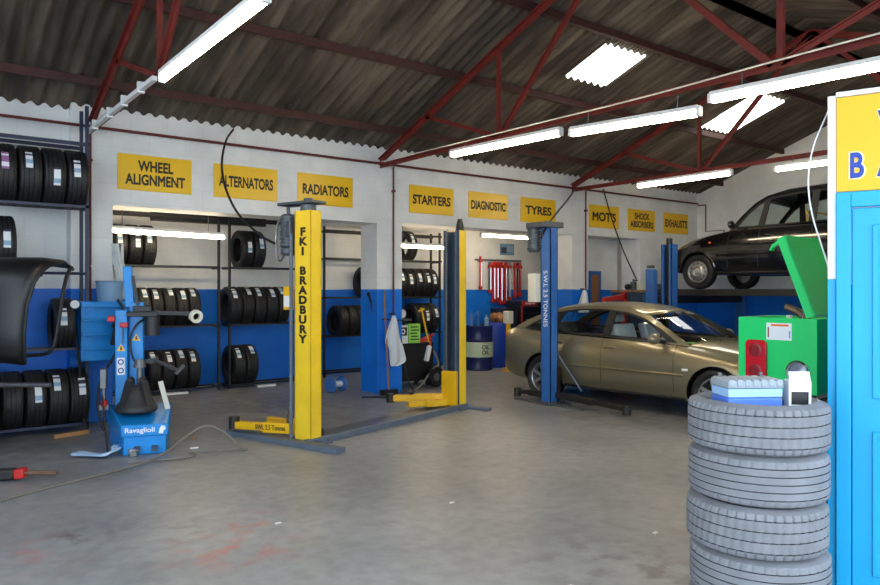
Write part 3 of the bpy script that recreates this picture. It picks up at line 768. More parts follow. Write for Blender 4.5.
m.mi(1).box(L1-.100, L1-.090, .070, .084, .05, 2.42).box(L1-.100, L1-.090, -.084, -.070, .05, 2.42)
m.build('channel_lining', ['channel', 'bluegrey'], pb)
for s, x in ((1, 0), (-1, L1)):
    cm = MB().box(x + s*.0 - .055, x + s*.0 + .055, -.098, .098, .08, .50)
    if s < 0: cm.box(x - .16, x - .10, -.115, .115, .06, .52)
    c = cm.build('carriage', 'yellow2', t, bevel=.006)
    for y in (-.06, .06): MB().box(x + s*.10 - .05, x + s*.10 + .05, y - .02, y + .02, .07, .14).build('pad_pin', 'dark', c)
a1 = arm(MB(), (.05, .12), (-.22, .92), .13, .11, .13).build('arm', 'yellow2', t, bevel=.006)
e = (Vector((-.22, .92)) - Vector((.05, .12))); ea = math.atan2(e.y, e.x)
text('SWL 2.5 Tonnes', 'lettering', 'ink', a1, .36, .055, (.05 + e.x*.43 + .07*math.cos(ea + PI/2), .12 + e.y*.43 + .07*math.sin(ea + PI/2), .135), (PI/2, 0, ea + PI), bold=.02)
MB().cyl((-.22, .92, .09), (-.22, .92, .22), .06, n=14).build('arm_pad', 'dark', t)
MB().cyl((.0, .28, .185), (.0, .28, .27), .035, n=12).cyl((.0, .28, .27), (.0, .28, .33), .02, n=10).build('pivot_pin', 'copper', t)
arm(MB(), (.12, .12), (.22, .85), .12, .10, .13).build('arm', 'yellow2', t, bevel=.006)
arm(MB(), (L1 - .10, .12), (L1 - .50, .72), .13, .12, .14).build('arm', 'yellow2', t, bevel=.006)
arm(MB(), (L1 - .14, .05), (L1 - .62, .33), .10, .09, .10).build('arm', 'yellow2', t, bevel=.006)
MB().cyl((L1 - .50, .72, .08), (L1 - .50, .72, .2), .06, n=14).build('arm_pad', 'dark', t)
# floor rails
MB().box(-.23, -.10, -.62, 1.06, 0, .055).build('base_rail', 'bluegrey', t, bevel=.006)
m = MB().box(L1 + .04, L1 + .14, -.50, .75, 0, .04); m.build('base_rail', 'bluegrey', t, bevel=.006)
MB().box(-.14, L1 + .1, -.16, -.08, 0, .07).build('cross_beam', 'bluegrey', t, bevel=.006)
MB().box(.0, L1 + .05, -.08, .30, 0, .025).build('floor_plate', 'steel', t, bevel=.004)
for x in (0, L1):
    MB().box(x - .16, x + .16, -.20, .20, 0, .02).build('base_plate', 'bluegrey', t)
    for (u, v) in ((-.13, -.17), (.13, -.17), (-.13, .17), (.13, .17)): MB().cyl((x + u, v, .02), (x + u, v, .05), .014, n=6).build('bolt', 'steel', t)
# head gear of the main post
hd = MB().box(-.11, .10, -.17, .36, 2.51, 2.54).cyl((0, 0, 2.44), (0, 0, 2.51), .085, n=14).cyl((0, 0, 2.545), (0, 0, 2.575), .05, n=12)
hd.build('belt_cover', 'motor', t, bevel=.006)
mo = MB().lathe([(.0, 1.98), (.065, 1.98), (.085, 2.0), (.085, 2.05), (.07, 2.06)] + [q for k in range(9) for q in ((.092, 2.08 + k*.036), (.092, 2.10 + k*.036), (.080, 2.102 + k*.036), (.080, 2.114 + k*.036))] + [(.06, 2.42), (.02, 2.42), (.02, 2.50)], 20, 'z', (-.02, .28, 0))
mo.build('motor', 'motor', t)
MB().box(-.12, -.02, .15, .22, 2.17, 2.34).build('switch_box', 'motor', t, bevel=.008)
MB().tube([(-.05, .36, 2.4), (-.05, .43, 2.3), (-.05, .44, 2.0), (-.05, .38, 1.9), (-.05, .30, 2.0)], .012, 6, smooth=2).build('motor_cable', 'steel', t)
MB().cyl((-.10, .152, .05), (-.10, .152, 2.2), .018, n=8).build('pipe', 'bluegrey', t)
cb = bx(-.075, -.02, .185, .30, 1.40, 1.65).build('control_box', 'yellow2', t, bevel=.006)
bx(-.078, -.075, .20, .285, 1.43, 1.55).build('plate', 'card', cb)
MB().cyl((L1 + .03, -.06, 2.42), (L1 + .03, -.06, 2.50), .06, .05, 12).cyl((L1 + .03, -.06, 2.50), (L1 + .03, -.06, 2.58), .05, .03, 12).build('screw_cap', 'dark', t)

# blue lift round the beige car
X2, Y2, X3 = 7.49, 7.24, 10.37
t = thing('two_post_lift', 'blue two-post car lift around the beige car', 'car lift', (X2, Y2, 0), 0)
L2 = X3 - X2
p1 = channel(MB(), -.06, .09, .095, .02, 2.50, 1).build('post', 'liftblue', t)
text('S.W.L 2.5 TONNES', 'lettering', 'whiteink', p1, .80, .078, (-.0615, .0, 1.49), (PI/2, PI/2, -PI/2), bold=.006)
p2 = channel(MB(), L2 - .09, L2 + .09, .10, .02, 2.38, -1).build('post', 'liftblue', t)
MB().box(L2 + .04, L2 + .07, -.085, .085, .05, 2.37).cyl((L2, 0, .1), (L2, 0, 2.48), .05, n=12).build('channel_lining', 'dark', p2)
for s, x in ((1, 0), (-1, L2)):
    MB().box(x - .035, x + .055, -.07, .07, .10, .55).box(x + s*.10 - .04, x + s*.10 + .04, -.10, .10, .08, .5).build('carriage', 'dark', t, bevel=.006)
    MB().box(x - .2, x + .2, -.22, .22, 0, .025).build('base_plate', 'steel', t, bevel=.004)
    for (u, v) in ((-.16, -.18), (.16, -.18), (-.16, .18), (.16, .18)): MB().cyl((x + u, v, .025), (x + u, v, .05), .014, n=6).build('bolt', 'steel', t)
arm(MB(), (.08, -.10), (-.06, -1.42), .10, .08, .12, .10).build('arm', 'dark', t, bevel=.006)
MB().cyl((-.06, -1.42, .03), (-.06, -1.42, .15), .055, n=12).build('arm_pad', 'dark', t)
arm(MB(), (.02, .10), (-.02, .62), .10, .08, .12, .10).build('arm', 'dark', t, bevel=.006)
MB().cyl((-.02, .62, .03), (-.02, .62, .15), .055, n=12).build('arm_pad', 'dark', t)
arm(MB(), (L2 - .08, -.10), (L2 + .06, -1.3), .10, .08, .12, .10).build('arm', 'dark', t, bevel=.006)
MB().box(-.16, -.12, -.75, .55, 0, .03).build('base_rail', 'steel', t)
MB().cyl((.10, -.03, .75), (.22, -.42, .20), .012, n=6).build('arm_stay', 'bluegrey', t)
MB().box(-.16, .20, -.11, .30, 2.505, 2.585).build('belt_cover', 'motor', t, bevel=.008)
MB().lathe([(0, 2.09), (.07, 2.09), (.09, 2.12)] + [q for k in range(8) for q in ((.10, 2.14 + k*.04), (.10, 2.16 + k*.04), (.086, 2.162 + k*.04), (.086, 2.178 + k*.04))] + [(.06, 2.47), (.03, 2.47), (.03, 2.51)], 18, 'z', (-.06, .235, .07)).build('motor', 'motor', t)
cb = bx(-.16, -.02, .11, .26, 1.44, 1.85).build('control_box', 'offwhite', t, bevel=.01)
MB().box(-.02, .04, .10, .2, 1.5, 1.8).build('bracket', 'steel', cb)
MB().cyl((-.06, .27, 1.75), (-.06, .30, 1.75), .03, n=12).build('switch', 'red2', cb)

# four-post lift carrying the taxi
RZ = 1.635
t = thing('four_post_lift', 'blue four-post lift with dark runways holding up the black taxi', 'car lift', (12.7, 6.2, 0), 0)
for x, y, n in ((-1.53, 2.0, 0), (1.5, 2.0, 0), (-1.53, -2.35, 0), (1.5, -2.35, 0)):
    q = MB().box(x - .05, x + .05, y - .08, y + .08, 0, 2.0).box(x - .06, x + .06, y - .10, y - .07, 0, 1.98).build('post', 'liftblue', t, bevel=.006)
    MB().box(x - .05, x + .05, y - .05, y + .05, 2.02, 2.07).build('post_cap', 'motor', q)
    MB().box(x - .14, x + .14, y - .16, y + .16, 0, .02).build('base_plate', 'motor', q)
for y in (2.0, -2.35): MB().box(-1.46, 1.43, y - .09, y + .09, RZ - .27, RZ - .13).build('cross_beam', 'dark', t)
for x in (-.57, 1.0):
    r = MB().box(x - .27, x + .27, -2.6, 2.45, RZ - .12, RZ).build('runway', 'dark', t, bevel=.005)
MB().box(-.85, -.83, 2.2, 2.5, RZ, RZ + .1).build('wheel_stop', 'motor', t)
# ------------------------------------------------------------------ cars
def interp(tab, x, k):
    if x <= tab[0][0]: return tab[0][k]
    for a, b in zip(tab, tab[1:]):
        if x <= b[0]:
            f = (x - a[0]) / (b[0] - a[0]); return a[k] + (b[k] - a[k]) * f
    return tab[-1][k]
def smooth_tab(tab):
    """Catmull-Rom resampling of the station table"""
    out = []
    for i in range(len(tab) - 1):
        p0 = tab[max(i-1, 0)]; p1 = tab[i]; p2 = tab[i+1]; p3 = tab[min(i+2, len(tab)-1)]
        for s in range(4):
            f = s / 4.0; row = [p1[0] + (p2[0]-p1[0]) * f]
            for k in range(1, len(p1)):
                d = p2[0] - p1[0]
                m1 = (p2[k]-p0[k]) / max(p2[0]-p0[0], 1e-6) * d if i > 0 else (p2[k]-p1[k])
                m2 = (p3[k]-p1[k]) / max(p3[0]-p1[0], 1e-6) * d if i < len(tab)-2 else (p2[k]-p1[k])
                h = f*f*f; q = f*f
                row.append((2*h-3*q+1)*p1[k] + (h-2*q+f)*m1 + (-2*h+3*q)*p2[k] + (h-q)*m2)
            out.append(tuple(row))
    out.append(tab[-1]); return out

def car(label, loc, rotz, S, outline, zref, wr, windows, wb, R, tw, cab, wheelfn, paint, zmould, doors, handles):
    """x = 0 at the rear axle, +x forward. S rows: x, zbottom, belt z, max half width, belt half width, centre top z"""
    T = smooth_tab(S)
    t = thing('car', label, 'car', loc, rotz)
    xs = sorted(set([r[0] for r in T] + [cab[0], cab[0] - .04, cab[1], cab[1] + .04]))
    def sec(x):
        zb, zs, w, ws, zt = [interp(T, x, k) for k in range(1, 6)]
        d = zs - zb
        p = [(0, zb), (.7*w, zb), (.92*w, zb + .02), (.975*w, zb + .12*d), (.995*w, zb + .38*d), (w, zb + .58*d), (.985*w, zb + .80*d), (.5*(w*.97+ws) , zb + .93*d), (ws, zs)]
        if cab[0] <= x <= cab[1]: p += [(ws - .05, zs - .012), (ws - .09, zs - .06), (ws - .10, .42 + (zb-.2)), (0, .42 + (zb-.2))]
        else: p += [(ws - .06, zs + (zt-zs)*.35), (.62*ws, zs + (zt-zs)*.75), (.3*ws, zs + (zt-zs)*.95), (0, zt)]
        return p
    K = 13
    mb = MB(); rows = []
    for x in xs:
        p = sec(x); rows.append([(x, y, z) for y, z in p] + [(x, -y, z) for y, z in reversed(p[1:-1])])
    n = len(rows[0])
    mb.v = [q for r in rows for q in r]
    for i in range(len(rows) - 1):
        xm = (xs[i] + xs[i+1]) / 2; inc = cab[0] - .04 <= xm <= cab[1] + .04
        for j in range(n):
            k = (j + 1) % n
            mb.f.append((i*n + j, i*n + k, (i+1)*n + k, (i+1)*n + j))
            jj = j if j < K - 1 else n - 1 - j
            mb.m.append(1 if (inc and jj >= 9) or jj < 1 else 0)
    mb.f.append(tuple(range(n - 1, -1, -1))); mb.m.append(0)
    mb.f.append(tuple(range((len(rows)-1)*n, len(rows)*n))); mb.m.append(0)
    body = mb.build('body', [paint, 'cabin'], t, angle=50)
    # wheel arches
    cutters = []
    for ax in (0, wb):
        for s in (1, -1):
            w = interp(T, ax, 3)
            c = MB().cyl((ax, s * (w - .27), R), (ax, s * (w + .1), R), R + .045, n=40).build('cut', 'black')
            c.location = t.location; c.rotation_euler = t.rotation_euler
            b = body.modifiers.new('arch', 'BOOLEAN'); b.operation = 'DIFFERENCE'; b.object = c; b.solver = 'EXACT'; b.material_mode = 'TRANSFER'
            cutters.append(c)
    bpy.context.view_layer.update()
    me = bpy.data.meshes.new_from_object(body.evaluated_get(bpy.context.evaluated_depsgraph_get()))
    body.modifiers.clear(); body.data = me
    me.shade_smooth(); me.set_sharp_from_angle(angle=math.radians(42))
    for c in cutters: bpy.data.objects.remove(c)
    def yb(x, z):
        p = sec(x)[:9]
        for (y0, z0), (y1, z1) in zip(p[1:], p[2:]):
            if z0 <= z <= z1 + 1e-6: return y0 + (y1-y0) * (z-z0) / max(z1-z0, 1e-6)
        return p[-1][0] if z > p[-1][1] else p[1][0]
    def yg(x, z):
        zs = interp(T, x, 2); ws = interp(T, x, 4)
        v = max(0.0, (z - zs) / (zref - zs)); return ws - .012 + (wr - ws) * v - .03 * (v*v - v)
    # greenhouse
    # outline rows: x, z, bulge x, bulge z, kind ('glass_front', 'paint', 'glass_rear')
    cs = [math.sin(PI/2 * (-1 + 2*i/10)) for i in range(11)]
    def row_(o): return [(o[0] + o[2]*(1-c*c), c * yg(o[0], o[1]), o[1] + o[3]*(1-c*c)) for c in cs]
    fine = []
    for a, b in zip(outline, outline[1:]):
        for s in range(3):
            f = s / 3; fine.append(tuple(a[k] + (b[k]-a[k])*f for k in range(4)) + (a[4],))
    fine.append(outline[-1])
    for kind, nm_, m_ in (('f', 'windscreen', 'glass'), ('p', 'roof', paint), ('r', 'rear_window', 'glass')):
        seg = [i for i in range(len(fine) - 1) if fine[i][4] == kind]
        if not seg: continue
        rr = [row_(fine[i]) for i in range(seg[0], seg[-1] + 2)]
        g = MB().grid(rr)
        o = g.build(nm_, m_, t, angle=60)
        md = o.modifiers.new('th', 'SOLIDIFY'); md.thickness = .012; md.offset = -1
    nb = 14
    bel = [(outline[-1][0] + (outline[0][0] - outline[-1][0]) * i / nb) for i in range(1, nb)]
    belt = [(x, interp(T, x, 2) - .015) for x in bel]
    side = [(o[0], o[1]) for o in fine] + list(reversed(belt))
    for s in (1, -1):
        fn = lambda a, b, d, s=s: (a, s * (yg(a, b) - d), b)
        dlo = windows['opening']
        MB().plate(side, [dlo], fn, .03).build('window_surround', paint, t)
        f2 = lambda a, b, d, s=s: (a, s * (yg(a, b) - .006 - d), b)
        MB().plate(dlo, windows['panes'], f2, .02).build('window_frame', 'trim', t)
        for p in windows['panes']:
            f3 = lambda a, b, d, s=s: (a, s * (yg(a, b) - .014 - d), b)
            MB().plate(p, [], f3, .004).build('side_window', 'glass', t)
    # details on both flanks
    for s in (1, -1):
        x0, x1 = R + .08, wb - R - .08
        xs2 = [x0 + (x1 - x0) * i / 16 for i in range(17)]
        if zmould:
            g = MB().tube([(x, s * (yb(x, zmould) + .003), zmould) for x in xs2], .018, 6)
            g.build('side_moulding', paint, t)
        for dx in doors:
            zt_ = interp(T, dx, 2); zb_ = interp(T, dx, 1) + .06
            pts = [(dx + (.02 if False else 0), zb_ + (zt_ - zb_) * i / 10) for i in range(11)]
            MB().tube([(x, s * (yb(x, z) - .001), z) for x, z in pts], .005, 5).build('door_gap', 'trim', t)
        for hx, hz in handles:
            q = MB().tube([(hx - .09, s * (yb(hx-.09, hz) + .002), hz), (hx - .06, s * (yb(hx, hz) + .026), hz + .008), (hx + .05, s * (yb(hx, hz) + .028), hz + .008), (hx + .09, s * (yb(hx+.09, hz) + .002), hz)], .014, 8)
            q.build('door_handle', paint, t)
        wx = interp(T, wb * .5, 3)
        MB().tube([(x, s * (yb(x, interp(T, x, 1) + .05) - .004), interp(T, x, 1) + .045) for x in xs2], .022, 6).build('sill_trim', 'trim', t)
    for ax in (0, wb):
        for s in (1, -1):
            wheelfn(t, ax, s * (interp(T, ax, 3) - tw/2 - .015), R, s)
    return t, yb, yg, T

def wheel_common(t, ax, y, R, s, rin, tw):
    k = ('carw', R, rin, tw)
    if k not in _cache: _cache[k] = tyre_mesh(R, tw, rin, 48)
    w = link('wheel', _cache[k], t, (ax, y, R), (0, 0, PI/2 if s < 0 else -PI/2))    # local +x points out of the car... flipped below
    return w
def alloy_wheel(t, ax, y, R, s):
    w = wheel_common(t, ax, y, R, s, .222, .21)
    w.rotation_euler = (0, 0, s * PI/2)
    m = MB().lathe([(.222, .085), (.215, .092), (.205, .085), (.20, .03), (.20, -.08), (.222, -.085)], 36, 'x', caps=False)
    for k in range(7):
        a = 2*PI*k/7
        m.bar((.070, .04*math.cos(a), .04*math.sin(a)), (.072, .205*math.cos(a), .205*math.sin(a)), .045, .03, (1, 0, 0))
    m.cyl((.04, 0, 0), (.088, 0, 0), .058, .048, 18)
    m.build('alloy_rim', 'silver', w)
    MB().cyl((-.02, 0, 0), (.0, 0, 0), .198, n=24).build('brake_disc', 'dark', w)
def hub_wheel(t, ax, y, R, s):
    w = wheel_common(t, ax, y, R, s, .205, .19)
    w.rotation_euler = (0, 0, s * PI/2)
    MB().lathe([(.207, .06), (.205, .085), (.19, .088), (.175, .07), (.13, .078), (.085, .10), (.07, .085), (0, .088)], 30, 'x').build('hub_cap', 'silver', w)
    m = MB()
    for k in range(12):
        a = 2*PI*k/12
        m.cyl((.070, .155*math.cos(a), .155*math.sin(a)), (.078, .155*math.cos(a), .155*math.sin(a)), .014, n=8)
    m.build('hub_slot', 'black', w)

# beige saloon
S = [(-.90, .46, .84, .66, .60, .86), (-.87, .38, .94, .74, .66, .97), (-.80, .32, .99, .81, .71, 1.05), (-.6, .27, 1.01, .86, .745, 1.085), (-.3, .24, 1.0, .885, .78, 1.07), (0, .22, .985, .895, .80, 1.05), (.8, .20, .955, .905, .815, 1.0),
     (1.5, .20, .93, .905, .815, .98), (2.1, .20, .905, .90, .80, .985), (2.4, .20, .885, .895, .775, .965), (2.7, .20, .85, .89, .745, .93), (3.1, .21, .785, .865, .70, .85), (3.38, .22, .69, .80, .62, .735), (3.54, .25, .61, .70, .52, .65), (3.61, .32, .54, .56, .42, .57)]
OUT = [(2.34, .90, .16, .05, 'f'), (2.0, 1.09, .14, .055, 'f'), (1.66, 1.265, .11, .06, 'p'), (1.35, 1.345, .03, .07, 'p'), (.95, 1.385, 0, .06, 'p'), (.5, 1.385, 0, .055, 'p'), (.1, 1.34, -.02, .06, 'p'), (-.12, 1.285, -.04, .06, 'r'), (-.45, 1.155, -.10, .055, 'r'), (-.76, 1.0, -.12, .05, 'r')]
WIN = {'opening': [(2.16, .935), (1.88, 1.105), (1.60, 1.235), (1.33, 1.305), (.95, 1.343), (.5, 1.343), (.13, 1.29), (-.14, 1.205), (-.38, 1.085), (-.46, 1.03), (-.2, 1.01), (.6, .982), (1.4, .955)],
       'panes': [[(1.98, .965), (1.76, 1.12), (1.55, 1.22), (1.30, 1.285), (1.12, 1.31), (1.12, .995), (1.5, .98)],
                 [(1.0, 1.32), (.5, 1.322), (.24, 1.285), (.14, 1.03), (.5, 1.012), (1.0, .998)],
                 [(.14, 1.26), (-.12, 1.185), (-.33, 1.08), (-.39, 1.045), (.05, 1.034)]]}
P = Vector((8.60, 7.66, 0)); rot = math.radians(-85.8)
vt, yb, yg, T = car('beige metallic saloon car between the blue lift posts', P, rot, S, OUT, 1.385, .575, WIN, 2.70, .32, .21, (-.62, 2.26), alloy_wheel, 'vect', .545, (1.06, 2.16, .13), ((1.20, .825), (.29, .85)))
for s in (1, -1):
    MB().ball((1.95, s*.985, .985), 1, 14, 8, (.06, .115, .07)).build('mirror', 'vect', vt)
    MB().bar((1.98, s*.80, .93), (1.96, s*.93, .96), .05, .04).build('mirror_arm', 'trim', vt)
    MB().prism([(-.90, .72), (-.84, .70), (-.78, .74), (-.76, .92), (-.84, .95), (-.89, .90)], s*.45, s*.715, 'y').build('tail_lamp', 'redlens', vt, bevel=.01)
    bx(2.28, 2.36, s*.893 - .006, s*.893 + .006, .60, .63).build('side_repeater', 'white', vt, bevel=.003)
    MB().prism([(3.28, .66), (3.50, .60), (3.46, .70), (3.20, .77)], s*.50, s*.74, 'y').build('headlamp', 'clearlens', vt, bevel=.01)
def seat(t, x, y, zb, m, hr=True):
    g = MB()
    g.prism([(x - .02, zb), (x + .48, zb + .05), (x + .48, zb + .17), (x + .02, zb + .15)], y - .24, y + .24, 'y')
    g.prism([(x + .06, zb + .1), (x - .08, zb + .1), (x - .26, zb + .68), (x - .13, zb + .70)], y - .24, y + .24, 'y')
    if hr: g.prism([(x - .25, zb + .72), (x - .18, zb + .72), (x - .20, zb + .84), (x - .26, zb + .84)], y - .11, y + .11, 'y')
    return g.build('seat', m, t, bevel=.04)
seat(vt, 1.22, -.37, .44, 'cover'); seat(vt, 1.22, .37, .44, 'cover')
g = MB().prism([(-.10, .42), (.35, .45), (.35, .58), (.0, .58)], -.64, .64, 'y').prism([(-.02, .5), (-.16, .5), (-.34, 1.10), (-.22, 1.12)], -.60, .60, 'y')
g.build('rear_seat', 'cabin', vt, bevel=.03)
MB().prism([(1.84, .62), (2.22, .62), (2.24, .86), (2.12, .91), (1.86, .87)], -.68, .68, 'y').build('dashboard', 'cabin', vt, bevel=.03)
MB().lathe([(.185 + .016*math.cos(2*PI*k/8), .016*math.sin(2*PI*k/8)) for k in range(8)], 24, 'z', closed=True).build('steering_wheel', 'trim', vt, (1.72, -.37, .91), (0, math.radians(-62), 0))
m = bx(2.12, 2.26, -.62, -.42, .928, .932).build('screen_paper', 'lime', vt, rot=(0, 0, 0))
bx(1.62, 1.64, -.10, .10, 1.22, 1.28).build('rear_mirror', 'trim', vt)
for s in (1, -1): MB().bar((2.56, s*.2 - .25, .965), (2.42, s*.2 + .22, 1.01), .015, .012).build('wiper', 'trim', vt)

# black taxi
S = [(-.95, .48, .86, .66, .58, .90), (-.90, .38, 1.0, .76, .66, 1.04), (-.78, .32, 1.06, .83, .71, 1.12), (-.4, .28, 1.075, .875, .77, 1.14), (0, .26, 1.075, .885, .79, 1.12), (.9, .25, 1.07, .89, .80, 1.10), (1.6, .25, 1.06, .89, .80, 1.10), (2.2, .25, 1.05, .885, .775, 1.12),
     (2.5, .26, 1.02, .88, .72, 1.10), (2.886, .27, .97, .875, .66, 1.05), (3.2, .29, .91, .85, .60, .99), (3.42, .31, .83, .81, .54, .91), (3.53, .34, .74, .74, .48, .82), (3.59, .40, .62, .64, .42, .68)]
OUT = [(2.30, 1.06, .12, .06, 'f'), (2.07, 1.33, .11, .06, 'f'), (1.85, 1.54, .09, .06, 'p'), (1.66, 1.65, .05, .08, 'p'), (1.3, 1.73, 0, .09, 'p'), (.6, 1.755, 0, .085, 'p'), (0, 1.745, 0, .085, 'p'), (-.35, 1.68, -.03, .09, 'r'), (-.6, 1.40, -.08, .06, 'r'), (-.78, 1.08, -.10, .05, 'r')]
WIN = {'opening': [(2.20, 1.10), (1.99, 1.34), (1.80, 1.52), (1.60, 1.61), (1.2, 1.665), (.3, 1.685), (-.1, 1.66), (-.38, 1.5), (-.5, 1.12), (.6, 1.115)],
       'panes': [[(2.14, 1.125), (1.95, 1.34), (1.79, 1.48), (1.68, 1.54), (1.74, 1.13)],
                 [(1.58, 1.585), (1.2, 1.635), (.86, 1.65), (.86, 1.135), (1.62, 1.13)],
                 [(.74, 1.652), (.1, 1.65), (-.1, 1.63), (-.30, 1.48), (-.40, 1.15), (.74, 1.138)]]}
P = Vector((12.97, 4.965, RZ))
tt, yb, yg, T = car('black taxi raised on the lift against the end wall', P, PI/2, S, OUT, 1.70, .60, WIN, 2.886, .325, .19, (-.66, 2.16), hub_wheel, 'taxi', .62, (1.68, 2.26, .76), ((1.80, .93), (1.56, .93)))
for s in (1, -1):
    MB().ball((2.14, s*.95, 1.16), 1, 12, 8, (.05, .09, .075)).build('mirror', 'taxi', tt)
    MB().bar((2.15, s*.80, 1.10), (2.14, s*.9, 1.14), .04, .03).build('mirror_arm', 'trim', tt)
    MB().ball((2.62, s*.862, .86), 1, 10, 6, (.03, .012, .02)).build('side_repeater', 'orange', tt)
    MB().ball((3.40, s*.58, .72), 1, 14, 8, (.09, .10, .10)).build('headlamp', 'clearlens', tt)
    MB().tube([(x, s * (yb(x, .80) + .0), .80) for x in [.3 + .2*i for i in range(9)]], .010, 6).build('side_moulding', 'taxi', tt)
    MB().tube([(2.886 + (.38)*math.cos(a), s * (yb(2.886 + .38*math.cos(a), .325 + .38*math.sin(a)) + .004), .325 + .38*math.sin(a)) for a in [PI*k/14 for k in range(1, 14)]], .016, 6).build('arch_lip', 'taxi', tt)
seat(tt, 1.45, -.38, .40, 'cabin', False)
MB().prism([(-.20, .5), (.3, .52), (.3, .66), (-.1, .68)], -.62, .62, 'y').prism([(-.1, .6), (-.24, .6), (-.40, 1.25), (-.28, 1.27)], -.60, .60, 'y').build('rear_seat', 'cabin', tt, bevel=.03)
MB().tube([(.98, -.55, .8), (.98, -.55, 1.32), (.98, .55, 1.32), (.98, .55, .8)], .018, 8).build('partition_rail', 'yellow2', tt)
MB().prism([(1.85, .7), (2.12, .7), (2.14, 1.02), (2.05, 1.05), (1.87, 1.0)], -.66, .66, 'y').build('dashboard', 'cabin', tt, bevel=.03)
# ------------------------------------------------------------------ tyre changing machine
t = thing('tyre_changer', 'blue tyre changing machine with a black turntable', 'tyre machine', (2.106, 7.70, 0), math.radians(-19))
lo = MB().prism([(-.195, -.37), (.195, -.37), (.20, .38), (-.40, .38)], 0, .19).build('base', 'changer', t, bevel=.012)
m = MB()
pl = [(-.215, -.39), (.215, -.39), (.215, .42), (-.42, .42)]
m.add([(x, y, .18) for x, y in pl] + [(x, y, .295 if y < 0 else .39) for x, y in pl], [(3,2,1,0),(4,5,6,7),(0,1,5,4),(1,2,6,5),(2,3,7,6),(3,0,4,7)])
hd = m.build('housing', 'changer', t, bevel=.012)
text('Ravaglioli', 'lettering', 'whiteink', hd, .27, .062, (-.045, -.3915, .238), (PI/2, 0, 0), bold=.02)
g = MB().prism([(.125, .205), (.165, .20), (.175, .235), (.19, .24), (.185, .275), (.15, .28), (.135, .25)], -.3925, -.3905, 'y')
g.build('emblem', 'whiteink', hd)
for x in (-.07, .09): MB().bar((x, -.36, .08), (x, -.45, .05), .06, .022).build('pedal', 'steel', lo, bevel=.004)
TXc, TYc = -.105, .0
tb = MB().lathe([(0, .36), (.19, .37), (.205, .39), (.205, .415), (.19, .44), (.15, .49), (.12, .56), (.085, .62), (.06, .64), (0, .64)], 28, 'z', (TXc, TYc, 0)).build('turntable', 'rubberblack', t)
for k in range(4):
    a = PI/4 + k*PI/2
    MB().bar((TXc + .165*math.cos(a), TYc + .165*math.sin(a), .44), (TXc + .085*math.cos(a), TYc + .085*math.sin(a), .68), .07, .05, (math.cos(a), math.sin(a), .3)).ball((TXc + .08*math.cos(a), TYc + .08*math.sin(a), .69), .034, 8, 6).build('clamp_jaw', 'rubberblack', tb)
MB().cyl((TXc + .03, TYc, .64), (TXc + .03, TYc, .84), .03, n=12).cyl((TXc + .03, TYc, .82), (TXc + .03, TYc, .90), .065, .045, 12).build('spindle', 'steel', tb)
MB().box(-.335, -.215, .26, .42, .38, 1.40).build('column', 'changer', t, bevel=.008)
c2 = MB().box(-.205, -.065, .36, .52, .38, 1.48).build('column', 'changer', t, bevel=.008)
MB().bar((-.20, .42, 1.42), (-.23, .46, 1.86), .12, .09).build('tilt_arm', 'changer', t, bevel=.008)
MB().bar((-.12, .34, 1.45), (-.17, .36, 1.76), .035, .03).build('lever', 'rubberblack', t)
MB().box(-.22, .08, .20, .46, 1.33, 1.38).box(-.16, .02, .22, .36, 1.38, 1.44).build('head', 'rubberblack', t, bevel=.006)
MB().bar((-.02, .26, 1.37), (.44, .14, 1.36), .045, .04).build('upper_arm', 'rubberblack', t)
MB().lathe([(.038, -.02), (.07, -.02), (.07, .02), (.038, .02)], 18, 'y', closed=True).build('bead_ring', 'offwhite', t, (.47, .12, 1.33), (.2, .3, .5))
MB().cyl((.03, .22, 1.13), (.03, .22, 1.33), .075, n=16).build('ram', 'rubberblack', t)
MB().bar((-.10, .06, .86), (.10, .03, .89), .05, .045).bar((.06, .03, .89), (.30, -.06, .78), .04, .03).build('lower_arm', 'rubberblack', t)
MB().bar((.27, -.09, .75), (.35, -.04, .83), .03, .03).build('arm_tip', 'steel', t)
for (x, z, p) in ((-.275, 1.00, .2585), (-.135, 1.10, .3585)):
    s_ = MB().prism([(x - .042, z - .03), (x + .042, z - .03), (x, z + .045)], p - .002, p, 'y').build('warning_sign', 'sign', t)
    MB().prism([(x - .01, z - .02), (x + .01, z - .02), (x + .006, z + .02), (x - .006, z + .02)], p - .003, p - .002, 'y').build('warning_mark', 'ink', s_)
s_ = bx(-.315, -.238, .2565, .2585, .72, .90).build('instruction_plate', 'card', t)
for z in (.855, .765): MB().lathe([(.018, 0), (.030, 0), (.030, .002), (.018, .002)], 16, 'y', (-.277, .2545, z), closed=True).build('plate_symbol', 'blueink', s_)
MB().box(-.40, -.33, .18, .24, 1.28, 1.34).build('red_knob', 'red2', t, bevel=.01)
MB().box(-.28, -.20, .18, .22, 1.22, 1.27).build('red_knob', 'red2', t, bevel=.01)
MB().cyl((-.25, .20, 1.22), (-.25, .20, 1.05), .008, n=6).build('tool_rod', 'steel', t)
MB().tube([(-.03, .40, 1.3), (-.10, .32, 1.28), (-.19, .30, 1.15), (-.19, .30, .95), (-.12, .22, .82)], .010, 6, smooth=2).build('air_line', 'cable', t)
MB().box(-.46, -.40, .10, .26, .60, .80).box(-.45, -.42, .2, .3, .30, .62).build('bead_breaker', 'steel', t, bevel=.006)
MB().box(-.45, -.36, -.05, .05, .40, .46).build('valve_block', 'steel', t, bevel=.006)
MB().cyl((-.405, -.04, .44), (-.405, -.04, .50), .03, n=12).build('red_knob', 'red2', t)
MB().bar((.19, .12, .36), (.12, .06, .66), .05, .012, (0, 1, 0)).build('side_guard', 'offwhite', t)
MB().cyl((-.34, -.30, .02), (-.42, -.04, .55), .010, n=6).build('tyre_lever', 'dark', t)

